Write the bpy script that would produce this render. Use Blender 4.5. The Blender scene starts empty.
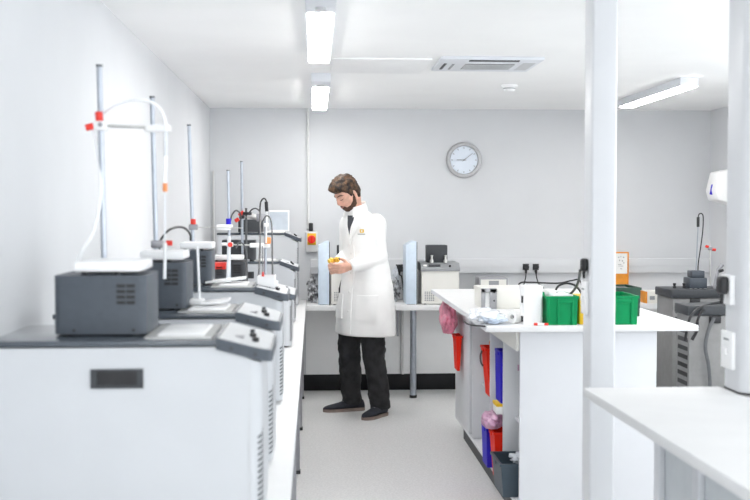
import bpy, bmesh, math, random
from mathutils import Vector, Matrix, noise

random.seed(7)
scene = bpy.context.scene
COL = scene.collection
ORG = {}
R = math.radians
LAMP, SKY, EXPO = 17.0, 1.75, 1.04

# ------------------------------------------------------------------ materials
def mat(name, rgb, rough=0.5, metal=0.0, vary=0.0, scale=20.0, bump=0.0, bscale=60.0, alpha=1.0,
        emit=None, strength=0.0, spec=0.5, coat=0.0, trans=0.0, sss=0.0, rgb2=None, lo=0.4, hi=0.6):
    m = bpy.data.materials.new(name)
    m.use_nodes = True
    nt = m.node_tree
    b = nt.nodes['Principled BSDF']
    c = (rgb[0], rgb[1], rgb[2], 1)
    b.inputs['Base Color'].default_value = c
    b.inputs['Roughness'].default_value = rough
    b.inputs['Metallic'].default_value = metal
    b.inputs['Specular IOR Level'].default_value = spec
    b.inputs['Coat Weight'].default_value = coat
    b.inputs['Alpha'].default_value = alpha
    b.inputs['Transmission Weight'].default_value = trans
    if sss:
        b.inputs['Subsurface Weight'].default_value = sss
        b.inputs['Subsurface Radius'].default_value = (0.010, 0.004, 0.002)
        b.inputs['Subsurface Scale'].default_value = 0.5
    if emit:
        b.inputs['Emission Color'].default_value = (emit[0], emit[1], emit[2], 1)
        b.inputs['Emission Strength'].default_value = strength
    tc = nt.nodes.new('ShaderNodeTexCoord')
    if vary or rgb2:
        n = nt.nodes.new('ShaderNodeTexNoise')
        n.inputs['Scale'].default_value = scale
        n.inputs['Detail'].default_value = 4
        r = nt.nodes.new('ShaderNodeValToRGB')
        r.color_ramp.elements[0].position = lo
        r.color_ramp.elements[1].position = hi
        if rgb2:
            r.color_ramp.elements[0].color = c
            r.color_ramp.elements[1].color = (rgb2[0], rgb2[1], rgb2[2], 1)
        else:
            r.color_ramp.elements[0].color = tuple(max(0, v * (1 - vary)) for v in rgb) + (1,)
            r.color_ramp.elements[1].color = tuple(min(1, v * (1 + vary)) for v in rgb) + (1,)
        nt.links.new(tc.outputs['Object'], n.inputs['Vector'])
        nt.links.new(n.outputs['Fac'], r.inputs['Fac'])
        nt.links.new(r.outputs['Color'], b.inputs['Base Color'])
    if bump:
        n2 = nt.nodes.new('ShaderNodeTexNoise')
        n2.inputs['Scale'].default_value = bscale
        n2.inputs['Detail'].default_value = 5
        bp = nt.nodes.new('ShaderNodeBump')
        bp.inputs['Strength'].default_value = bump
        bp.inputs['Distance'].default_value = 0.01
        nt.links.new(tc.outputs['Object'], n2.inputs['Vector'])
        nt.links.new(n2.outputs['Fac'], bp.inputs['Height'])
        nt.links.new(bp.outputs['Normal'], b.inputs['Normal'])
    return m

M = {}
M['wall'] = mat('wall paint', (0.66, 0.67, 0.685), 0.75, vary=0.01, scale=3)
M['ceil'] = mat('ceiling paint', (0.92, 0.92, 0.915), 0.8, vary=0.01, scale=2)
M['floor'] = mat('speckled vinyl', (0.70, 0.70, 0.695), 0.45, vary=0.06, scale=90)
M['black'] = mat('black plastic', (0.012, 0.012, 0.014), 0.45, vary=0.1)
M['skirt'] = mat('black vinyl skirting', (0.007, 0.0075, 0.009), 0.5, vary=0.1, spec=0.3)
M['laminate'] = mat('white laminate', (0.77, 0.77, 0.77), 0.55, vary=0.01, scale=8)
M['panel'] = mat('white melamine', (0.70, 0.71, 0.735), 0.4, vary=0.01, scale=6)
M['bright'] = mat('bright white panel', (0.92, 0.92, 0.915), 0.5, vary=0.01, scale=6)
M['gloss'] = mat('glossy white column cladding', (0.69, 0.70, 0.72), 0.3, vary=0.01, scale=6)
M['casewhite'] = mat('white painted steel case', (0.55, 0.565, 0.585), 0.4, vary=0.01, scale=6)
M['beige'] = mat('warm white case', (0.78, 0.765, 0.72), 0.45, vary=0.015, scale=6)
M['dark'] = mat('slate grey casing', (0.058, 0.071, 0.089), 0.45, vary=0.04, scale=60)
M['plate'] = mat('glossy slate top plate', (0.060, 0.073, 0.090), 0.2, vary=0.04, scale=60, coat=0.6)
M['darker'] = mat('charcoal casing', (0.038, 0.042, 0.048), 0.5, vary=0.05, scale=60)
M['overlay'] = mat('pale grey control overlay', (0.56, 0.57, 0.58), 0.6, vary=0.02)
M['steel'] = mat('brushed steel', (0.62, 0.62, 0.60), 0.3, metal=0.9, vary=0.04, scale=40)
M['rod'] = mat('grey steel rod', (0.42, 0.45, 0.50), 0.32, metal=0.8, vary=0.05, scale=30)
M['white'] = mat('white plastic', (0.88, 0.88, 0.88), 0.35, vary=0.01)
M['red'] = mat('red plastic', (0.75, 0.035, 0.02), 0.4, vary=0.05)
M['binred'] = mat('orange red bin plastic', (0.80, 0.020, 0.004), 0.5, vary=0.04, spec=0.2)
M['orange'] = mat('orange plastic', (0.85, 0.30, 0.10), 0.45, vary=0.05)
M['blue'] = mat('royal blue plastic', (0.030, 0.020, 0.50), 0.5, vary=0.05, spec=0.2)
M['green'] = mat('green plastic', (0.0, 0.26, 0.085), 0.5, vary=0.05, spec=0.2)
M['dgreen'] = mat('dark green plastic', (0.008, 0.05, 0.028), 0.45, vary=0.1)
M['yellow'] = mat('yellow card', (0.80, 0.50, 0.01), 0.5, vary=0.05)
M['amber'] = mat('orange lacquered board', (0.72, 0.27, 0.02), 0.5, vary=0.1, scale=15)
M['paper'] = mat('white paper', (0.85, 0.85, 0.83), 0.8, vary=0.02)
M['ink'] = mat('grey print', (0.35, 0.35, 0.35), 0.8, vary=0.05)
M['grey'] = mat('mid grey plastic', (0.30, 0.31, 0.32), 0.45, vary=0.04)
M['clipgrey'] = mat('grey metal bracket', (0.33, 0.33, 0.35), 0.4, metal=0.3, vary=0.04)
M['conduit'] = mat('white conduit', (0.70, 0.70, 0.69), 0.4, vary=0.02)
M['paleblue'] = mat('pale blue casing', (0.60, 0.69, 0.79), 0.4, vary=0.03)
M['screen'] = mat('pale screen', (0.50, 0.55, 0.61), 0.3, vary=0.03)
M['taupe'] = mat('grey machine paint', (0.235, 0.233, 0.23), 0.5, vary=0.04, scale=25)
M['tube'] = mat('milky silicone tube', (0.88, 0.89, 0.90), 0.3, vary=0.01)
M['glass'] = mat('milky glass', (0.80, 0.83, 0.86), 0.12, vary=0.01, alpha=0.8)
M['cable'] = mat('black cable', (0.015, 0.015, 0.017), 0.5, vary=0.1)
M['greycable'] = mat('grey cable', (0.10, 0.105, 0.11), 0.5, vary=0.1)
M['film'] = mat('clear plastic film', (0.80, 0.83, 0.88), 0.2, vary=0.06, scale=14, alpha=0.8)
M['greyfilm'] = mat('grey crumpled film', (0.10, 0.10, 0.105), 0.3, rgb2=(0.62, 0.63, 0.65), scale=26, lo=0.42, hi=0.60)
M['bagblue'] = mat('pale blue film', (0.55, 0.62, 0.72), 0.25, vary=0.12, scale=14)
M['pink'] = mat('pink bin liner film', (0.85, 0.27, 0.40), 0.3, vary=0.2, scale=18, alpha=0.8)
M['lilac'] = mat('lilac bin liner film', (0.72, 0.42, 0.60), 0.3, vary=0.15, scale=18, alpha=0.75)
M['slate'] = mat('slate blue bin', (0.045, 0.07, 0.095), 0.45, vary=0.05)
M['brass'] = mat('yellow brass', (0.85, 0.55, 0.08), 0.35, metal=0.4, vary=0.1)
M['clockrim'] = mat('satin aluminium rim', (0.46, 0.46, 0.47), 0.45, metal=0.2, vary=0.03)
M['clockface'] = mat('clock dial', (0.74, 0.80, 0.88), 0.4, vary=0.01)
M['diffuser'] = mat('lit diffuser', (0.9, 0.9, 0.9), 0.5, emit=(1.0, 0.985, 0.96), strength=LAMP)
M['lampbody'] = mat('lamp housing', (0.72, 0.74, 0.78), 0.45, vary=0.01)
M['skin'] = mat('skin', (0.70, 0.40, 0.30), 0.55, vary=0.10, scale=25, sss=0.1)
M['hair'] = mat('brown hair', (0.016, 0.008, 0.005), 0.6, rgb2=(0.15, 0.078, 0.038), scale=34, lo=0.42, hi=0.66, bump=0.8, bscale=120)
M['beard'] = mat('brown beard', (0.075, 0.035, 0.020), 0.75, vary=0.35, scale=120, bump=0.5, bscale=200)
M['coat'] = mat('white cotton', (0.90, 0.90, 0.885), 0.85, vary=0.015, scale=12, bump=0.25, bscale=9)
M['shirt'] = mat('grey shirt', (0.07, 0.075, 0.085), 0.9, vary=0.1, scale=50)
M['trouser'] = mat('charcoal denim', (0.018, 0.018, 0.020), 0.85, vary=0.3, scale=18, bump=0.4, bscale=14)
M['shoe'] = mat('navy canvas', (0.018, 0.020, 0.030), 0.7, vary=0.15, scale=40)
M['sole'] = mat('tan rubber sole', (0.24, 0.185, 0.16), 0.7, vary=0.1)
M['eye'] = mat('eye', (0.05, 0.03, 0.02), 0.2)
M['eyelid'] = mat('dark lashes', (0.10, 0.05, 0.035), 0.7)
M['lip'] = mat('lips', (0.50, 0.20, 0.16), 0.5)
M['button'] = mat('coat button', (0.78, 0.78, 0.76), 0.4)
M['cabgrey'] = mat('pale grey cabinet', (0.60, 0.63, 0.65), 0.45, vary=0.02)

# ------------------------------------------------------------------ mesh builder
class B:
    """Collects shapes in world coordinates and links them as one mesh."""
    def __init__(self):
        self.bm = bmesh.new()

    def _merge(self, tmp):
        me = bpy.data.meshes.new('tmp')
        tmp.to_mesh(me); tmp.free()
        self.bm.from_mesh(me)
        bpy.data.meshes.remove(me)

    def box(self, x0, x1, y0, y1, z0, z1, bev=0.0, seg=2, rot=None, about=None):
        t = bmesh.new()
        bmesh.ops.create_cube(t, size=1)
        for v in t.verts:
            v.co = Vector((x0 + (v.co.x + .5) * (x1 - x0), y0 + (v.co.y + .5) * (y1 - y0), z0 + (v.co.z + .5) * (z1 - z0)))
        if bev:
            bmesh.ops.bevel(t, geom=list(t.edges), offset=bev, segments=seg, profile=.5, affect='EDGES')
        if rot:
            c = Vector(about) if about else Vector(((x0 + x1) / 2, (y0 + y1) / 2, (z0 + z1) / 2))
            bmesh.ops.rotate(t, verts=t.verts, cent=c, matrix=rot.to_3x3())
        self._merge(t); return self

    def post(self, x0, x1, y0, y1, z0, z1, bev=0.01, seg=4):
        """a box whose upright edges only are rounded"""
        t = bmesh.new()
        bmesh.ops.create_cube(t, size=1)
        for v in t.verts:
            v.co = Vector((x0 + (v.co.x + .5) * (x1 - x0), y0 + (v.co.y + .5) * (y1 - y0), z0 + (v.co.z + .5) * (z1 - z0)))
        ed = [e for e in t.edges if abs(e.verts[0].co.z - e.verts[1].co.z) > 1e-5]
        bmesh.ops.bevel(t, geom=ed, offset=bev, segments=seg, profile=.5, affect='EDGES')
        self._merge(t); return self

    def cyl(self, p0, p1, r, r2=None, n=16, bev=0.0):
        p0, p1 = Vector(p0), Vector(p1)
        d = p1 - p0
        t = bmesh.new()
        bmesh.ops.create_cone(t, cap_ends=True, segments=n, radius1=r, radius2=r if r2 is None else r2, depth=d.length)
        if bev:
            ed = [e for e in t.edges if len([f for f in e.link_faces if len(f.verts) > 4]) == 1]
            bmesh.ops.bevel(t, geom=ed, offset=bev, segments=2, profile=.5, affect='EDGES')
        q = Vector((0, 0, 1)).rotation_difference(d.normalized())
        bmesh.ops.transform(t, matrix=Matrix.Translation((p0 + p1) / 2) @ q.to_matrix().to_4x4(), verts=t.verts)
        self._merge(t); return self

    def ball(self, c, rx, ry=None, rz=None, n=2):
        t = bmesh.new()
        bmesh.ops.create_icosphere(t, subdivisions=n, radius=1)
        ry = rx if ry is None else ry; rz = rx if rz is None else rz
        for v in t.verts:
            v.co = Vector((c[0] + v.co.x * rx, c[1] + v.co.y * ry, c[2] + v.co.z * rz))
        self._merge(t); return self

    def rings(self, rs, cap=True):
        """loft: a list of rings with equal vertex counts"""
        bm = self.bm
        prev = None; first = None
        for r in rs:
            cur = [bm.verts.new(p) for p in r]
            if prev:
                n = len(cur)
                for i in range(n):
                    bm.faces.new((prev[i], prev[(i + 1) % n], cur[(i + 1) % n], cur[i]))
            else:
                first = cur
            prev = cur
        if cap:
            bm.faces.new(list(reversed(first))); bm.faces.new(prev)
        return self

    def tube(self, pts, r, n=8, smooth=True, steps=6):
        P = [Vector(p) for p in pts]
        rad = r if isinstance(r, (list, tuple)) else [r] * len(P)
        if smooth and len(P) > 2:
            Q, RR = [], []
            for i in range(len(P) - 1):
                a = P[i - 1] if i else P[0] * 2 - P[1]
                b, c = P[i], P[i + 1]
                d = P[i + 2] if i + 2 < len(P) else P[-1] * 2 - P[-2]
                for k in range(steps):
                    t = k / steps
                    Q.append(.5 * ((2 * b) + (c - a) * t + (2 * a - 5 * b + 4 * c - d) * t * t + (3 * b - a - 3 * c + d) * t ** 3))
                    RR.append(rad[i] * (1 - t) + rad[i + 1] * t)
            Q.append(P[-1]); RR.append(rad[-1])
            P, rad = Q, RR
        up = None; rs = []
        for i, p in enumerate(P):
            t = (P[min(i + 1, len(P) - 1)] - P[max(i - 1, 0)]).normalized()
            if up is None:
                up = t.orthogonal().normalized()
            else:
                up = (up - t * up.dot(t)).normalized()
            s = t.cross(up)
            rs.append([p + (up * math.cos(2 * math.pi * k / n) + s * math.sin(2 * math.pi * k / n)) * rad[i] for k in range(n)])
        return self.rings(rs)

    def prism(self, poly, axis, lo, hi, bev=0.0):
        """extrude a 2-D outline: axis 'y' -> outline in x,z; 'z' -> x,y; 'x' -> y,z"""
        def P(a, b, h):
            return (a, h, b) if axis == 'y' else ((a, b, h) if axis == 'z' else (h, a, b))
        t = bmesh.new()
        A = [t.verts.new(P(a, b, lo)) for a, b in poly]
        C = [t.verts.new(P(a, b, hi)) for a, b in poly]
        t.faces.new(A); t.faces.new(C)
        n = len(poly)
        for i in range(n):
            t.faces.new((A[i], A[(i + 1) % n], C[(i + 1) % n], C[i]))
        bmesh.ops.recalc_face_normals(t, faces=t.faces)
        if bev:
            bmesh.ops.bevel(t, geom=list(t.edges), offset=bev, segments=2, profile=.5, affect='EDGES')
        self._merge(t); return self

    def lathe(self, prof, c, n=32, axis='z'):
        rs = []
        for r, h in prof:
            ring = []
            for k in range(n):
                a = 2 * math.pi * k / n
                u, v = r * math.cos(a), r * math.sin(a)
                if axis == 'z': ring.append((c[0] + u, c[1] + v, c[2] + h))
                elif axis == 'y': ring.append((c[0] + u, c[1] + h, c[2] + v))
                else: ring.append((c[0] + h, c[1] + u, c[2] + v))
            rs.append(ring)
        return self.rings(rs)

    def tray(self, x0, x1, y0, y1, z0, z1, taper=0.01, wall=0.004, lip=0.0):
        """an open tapered bin"""
        def rect(i, z, e=0):
            return [(x0 + i - e, y0 + i - e, z), (x1 - i + e, y0 + i - e, z), (x1 - i + e, y1 - i + e, z), (x0 + i - e, y1 - i + e, z)]
        rs = [rect(taper, z0), rect(0, z1 - .012)]
        if lip: rs += [rect(0, z1 - .012, lip), rect(0, z1, lip)]
        else: rs += [rect(0, z1)]
        rs += [rect(wall, z1), rect(taper + wall, z0 + wall)]
        return self.rings(rs)

    def build(self, name, m, parent=None, smooth=True, angle=38, loc=None, mods=None):
        bm = self.bm
        bmesh.ops.recalc_face_normals(bm, faces=bm.faces)
        if parent is not None:
            o0 = ORG[parent.name]
        elif loc is not None:
            o0 = Vector(loc)
        else:
            xs = [v.co.x for v in bm.verts]; ys = [v.co.y for v in bm.verts]; zs = [v.co.z for v in bm.verts]
            o0 = Vector(((min(xs) + max(xs)) / 2, (min(ys) + max(ys)) / 2, min(zs)))
        for v in bm.verts:
            v.co -= o0
        me = bpy.data.meshes.new(name)
        bm.to_mesh(me); bm.free()
        me.materials.append(M[m])
        ob = bpy.data.objects.new(name, me)
        COL.objects.link(ob)
        if smooth:
            for p in me.polygons: p.use_smooth = True
            try: me.set_sharp_from_angle(angle=R(angle))
            except Exception: pass
        if parent is not None: ob.parent = parent
        else: ob.location = o0
        ORG[ob.name] = o0
        return ob

def tag(o, label, cat, group=None):
    o['label'] = label; o['category'] = cat
    if group: o['group'] = group
    return o

def thing(name, loc, label, cat, group=None):
    o = bpy.data.objects.new(name, None)
    o.empty_display_size = 0.05
    COL.objects.link(o)
    o.location = loc
    ORG[o.name] = Vector(loc)
    return tag(o, label, cat, group)

def struct(o):
    o['kind'] = 'structure'
    return o

# ------------------------------------------------------------------ the room
XL, XR, YB, YF, ZC = -0.86, 3.37, 8.95, -6.0, 2.36
BZ, CZ = 0.765, 0.965
struct(B().box(XL - .1, XR + .1, YF, YB + .1, -.08, 0).build('floor', 'floor'))
struct(B().box(XL - .1, XR + .1, YF, YB + .1, ZC, ZC + .08).build('ceiling', 'ceil'))
struct(B().box(XL - .1, XL, YF, YB + .1, 0, ZC).build('wall_left', 'wall'))
# right wall with unseen window openings, added to brighten the room from the side
WY = 6.3
b = B().box(XR, XR + .1, WY, YB + .1, 0, ZC).box(XR, XR + .1, YF, WY, 0, .85).box(XR, XR + .1, YF, WY, 2.25, ZC)
for y in (YF, -3.0, 0.0, 3.1):
    b.box(XR, XR + .1, y, y + .12, .85, 2.25)
struct(b.build('wall_right', 'wall'))
struct(B().box(XL, XR, YB, YB + .1, 0, ZC).build('wall_back', 'wall'))
struct(B().box(XL, XR, YB - .018, YB, 0, .135, .003).build('baseboard_back', 'skirt'))
# white panels under the back bench
for k_, (xa_, xb_) in enumerate(((XL + .79, .722), (.728, 2.0), (2.006, XR))):
    struct(B().box(xa_, xb_, YB - .014, YB, .136, .716, .001).build('trim_%d' % (6 + k_), 'bright'))
# boxed-in columns
struct(B().post(1.074, 1.176, 4.10, 4.217, 0, ZC, .012).build('trim_1', 'gloss'))
struct(B().post(1.270, 1.52, 3.085, 3.265, CZ, ZC, .045, 8).build('trim_2', 'gloss'))
struct(B().post(1.267, 1.523, 3.082, 3.268, CZ, CZ + .0045, .048, 8).build('trim_3', 'skirt'))
# surface trunking along the back wall
struct(B().box(-.03, XR, YB - .055, YB, .985, 1.105, .006).build('trim_4', 'wall'))
struct(B().box(-.03, XR, YB - .060, YB - .054, 1.040, 1.046).build('trim_5', 'wall'))

# ceiling lights
def light(x, y0, y1, cap, label):
    t = thing('ceiling_light', (x, (y0 + y1) / 2, ZC), label, 'ceiling light', 'batten ceiling lights')
    b = B().box(x - .060, x + .060, y0 - cap, y1 + .02, ZC - .055, ZC, .004)
    b.build('housing', 'lampbody', t)
    B().box(x - .0525, x + .0525, y0, y1, ZC - .062, ZC - .0551, .003).build('diffuser', 'diffuser', t)
    if cap:
        B().cyl((x, y0 - cap * .4, ZC - .066), (x, y0 - cap * .4, ZC - .0551), .022, n=24).build('sensor', 'overlay', t)
light(.028, 4.33, 5.74, .30, 'lit batten ceiling light above the aisle, the one nearer the viewer')
light(.045, 6.93, 8.45, .30, 'lit batten ceiling light above the aisle, the one in front of the back wall')
light(2.39, 6.72, 8.10, .0, 'lit batten ceiling light between the two white columns, over the floor chillers')
light(2.39, 3.90, 5.30, .0, 'lit batten ceiling light above the near white column')

for y in (-1.0, -3.8):  # unseen battens added so that light from behind falls more evenly
    light(.02, y, y + 1.4, .30, 'unseen batten ceiling light added above the aisle behind the viewer, %s' % ('just behind' if y > -2 else 'farther back'))
    light(2.39, y, y + 1.4, .0, 'unseen batten ceiling light added beside the aisle behind the viewer, %s' % ('just behind' if y > -2 else 'farther back'))

# ceiling air conditioner cassette
t = thing('air_conditioner', (1.03, 6.22, ZC), 'white ceiling air conditioner cassette with a grey intake grille', 'air conditioner')
B().box(.700, 1.275, 5.87, 6.38, ZC - .018, ZC, .006).build('fascia', 'lampbody', t)
B().box(.86, 1.14, 6.05, 6.27, ZC - .021, ZC - .0181).build('grille', 'taupe', t)
for k in range(6):
    B().box(.86, 1.14, 6.06 + k * .036, 6.068 + k * .036, ZC - .024, ZC - .0212).build('louver', 'overlay', t)
B().box(.86, 1.14, 5.895, 5.935, ZC - .022, ZC - .0181).build('outlet_slot', 'darker', t)
B().box(.735, .750, 6.04, 6.27, ZC - .022, ZC - .0181).build('outlet_slot', 'darker', t)
B().box(.785, .797, 6.06, 6.27, ZC - .022, ZC - .0181).build('outlet_slot', 'grey', t)
B().box(1.18, 1.25, 6.00, 6.30, ZC - .0195, ZC - .0181).build('sensor_panel', 'overlay', t)
tag(B().box(.10, .66, 5.95, 6.55, ZC - .012, ZC, .004).build('ceiling_panel', 'white'), 'plain white ceiling panel beside the air conditioner cassette', 'panel')
t = thing('smoke_detector', (1.32, 7.2, ZC), 'small round white smoke detector on the ceiling behind the air conditioner', 'smoke detector')
B().lathe([(.055, 0), (.055, -.014), (.04, -.02), (.04, -.036), (.030, -.046), (.0001, -.048)], (1.32, 7.2, ZC), 28).build('housing', 'white', t)
B().lathe([(.041, -.022), (.041, -.028)], (1.32, 7.2, ZC), 28).build('vent_ring', 'grey', t)

# wall clock
cx, cz, cy = 1.257, 1.934, YB
t = thing('wall_clock', (cx, cy, cz), 'round wall clock with a wide grey metal rim and pale dial', 'clock')
B().lathe([(.150, 0), (.150, -.022), (.142, -.036), (.122, -.038), (.116, -.026), (.116, 0)], (cx, cy, cz), 56, 'y').build('rim', 'clockrim', t)
B().lathe([(.117, -.001), (.117, -.014)], (cx, cy, cz), 56, 'y').build('dial', 'clockface', t)
for nm, ang, ln, w in (('hour_hand', 271, .062, .007), ('minute_hand', 52, .092, .005)):
    a = R(90 - ang)
    d = Vector((math.cos(a), 0, math.sin(a))); s = Vector((-d.z, 0, d.x))
    c = Vector((cx, cy - (.020 if nm[0] == 'h' else .024), cz))
    q = [c - d * .018 - s * w / 2, c - d * .018 + s * w / 2, c + d * ln + s * w / 3, c + d * ln - s * w / 3]
    B().rings([[p for p in q], [p + Vector((0, -.002, 0)) for p in q]]).build(nm, 'grey', t)
for k in range(12):
    m_ = B()
    a = R(k * 30); d = Vector((math.sin(a), 0, math.cos(a))); s = Vector((d.z, 0, -d.x)) * .003
    c = Vector((cx, cy - .0142, cz))
    p, q = c + d * .094, c + d * (.108)
    r0 = [p - s, p + s, q + s, q - s]
    m_.rings([r0, [v + Vector((0, -.0015, 0)) for v in r0]])
    m_.build('hour_mark', 'grey', t)
B().cyl((cx, cy - .014, cz), (cx, cy - .028, cz), .007).build('hub', 'grey', t)

# conduit, isolator switch and plug by the left end of the back wall
tag(B().cyl((-.048, YB - .014, 1.36), (-.048, YB - .014, ZC), .0105, n=14).build('conduit_pipe', 'conduit'), 'thin white conduit pipe running from the ceiling down to the isolator switch', 'pipe')
tag(B().cyl((-0.832, YB - .012, BZ + .002), (-0.832, YB - .012, 1.838), .008, n=12).build('conduit_pipe', 'conduit'), 'thin white conduit pipe in the corner behind the bath cabinets', 'pipe')
t = thing('isolator_switch', (-.02, YB, 1.17), 'isolator switch with a red rotary knob on a yellow plate, below the conduit', 'switch')
B().box(-.068, .028, YB - .05, YB, 1.165, 1.335, .006).build('housing', 'conduit', t)
B().box(-.056, .016, YB - .055, YB - .0502, 1.225, 1.322, .004).build('plate', 'yellow', t)
B().cyl((-.020, YB - .090, 1.272), (-.020, YB - .055, 1.272), .034, n=24, bev=.006).build('knob', 'red', t)
B().box(-.028, -.012, YB - .098, YB - .088, 1.246, 1.298, .003).build('grip', 'binred', t)
tag(B().box(-.044, -.008, YB - .045, YB, 1.338, 1.408, .008).build('cable_gland', 'black'), 'black cable gland on top of the isolator switch', 'cable gland')

# ------------------------------------------------------------------ benches
t = thing('lab_bench', (-.46, 5, 0), 'long white lab bench along the wall under the white bath cabinets', 'bench')
B().box(XL + .002, -.064, 1.3, 8.94, BZ - .032, BZ, .003).build('worktop', 'laminate', t)
for y in (8.56, 7.34, 6.12, 4.90, 3.68, 2.46):
    l = B().box(-.125, -.085, y - .02, y + .02, .02, BZ - .033, .004).build('leg', 'clipgrey', t)
    B().box(-.129, -.081, y - .024, y + .024, 0, .02, .003).build('foot', 'black', l)
B().box(-.12, -.09, 2.48, 8.54, BZ - .075, BZ - .034).build('rail', 'clipgrey', t)
t = thing('lab_bench', (1.6, 8.66, 0), 'white lab bench along the back wall behind the man', 'bench')
B().box(-.060, XR - .002, 8.40, 8.94, BZ - .045, BZ, .003).build('worktop', 'laminate', t)
for x in (.797, 2.0, 3.2):
    l = B().cyl((x, 8.56, .02), (x, 8.56, BZ - .046), .026, n=20).build('leg', 'rod', t)
    B().cyl((x, 8.56, 0), (x, 8.56, .022), .03, n=20).build('foot', 'black', l)
B().box(.690, .705, 8.88, 8.928, .46, BZ - .046).build('bracket', 'clipgrey', t)
B().box(.735, .750, 8.90, 8.93, .136, BZ - .046).build('cable_cover', 'conduit', t)

# near counter with cabinet
t = thing('near_counter', (1.4, 2.2, 0), 'white counter built around the base of the near column', 'counter')
B().prism([(.872, .9), (2.3, .9), (2.3, 3.06), (1.275, 3.06), (1.262, 3.10), (1.262, 3.25), (.834, 3.25)], 'z', CZ - .028, CZ, .002).build('worktop', 'laminate', t)
B().box(1.022, 2.2, 1.0, 3.05, .10, CZ - .029).build('carcass', 'cabgrey', t)
for y in (3.04, 2.72, 2.3, 1.9, 1.5):
    B().box(1.002, 1.0215, y, y + .045, .10, CZ - .029, .002).build('stile', 'panel', t)
B().box(1.04, 2.2, 1.0, 3.03, 0, .0995).build('plinth', 'skirt', t)
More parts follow.
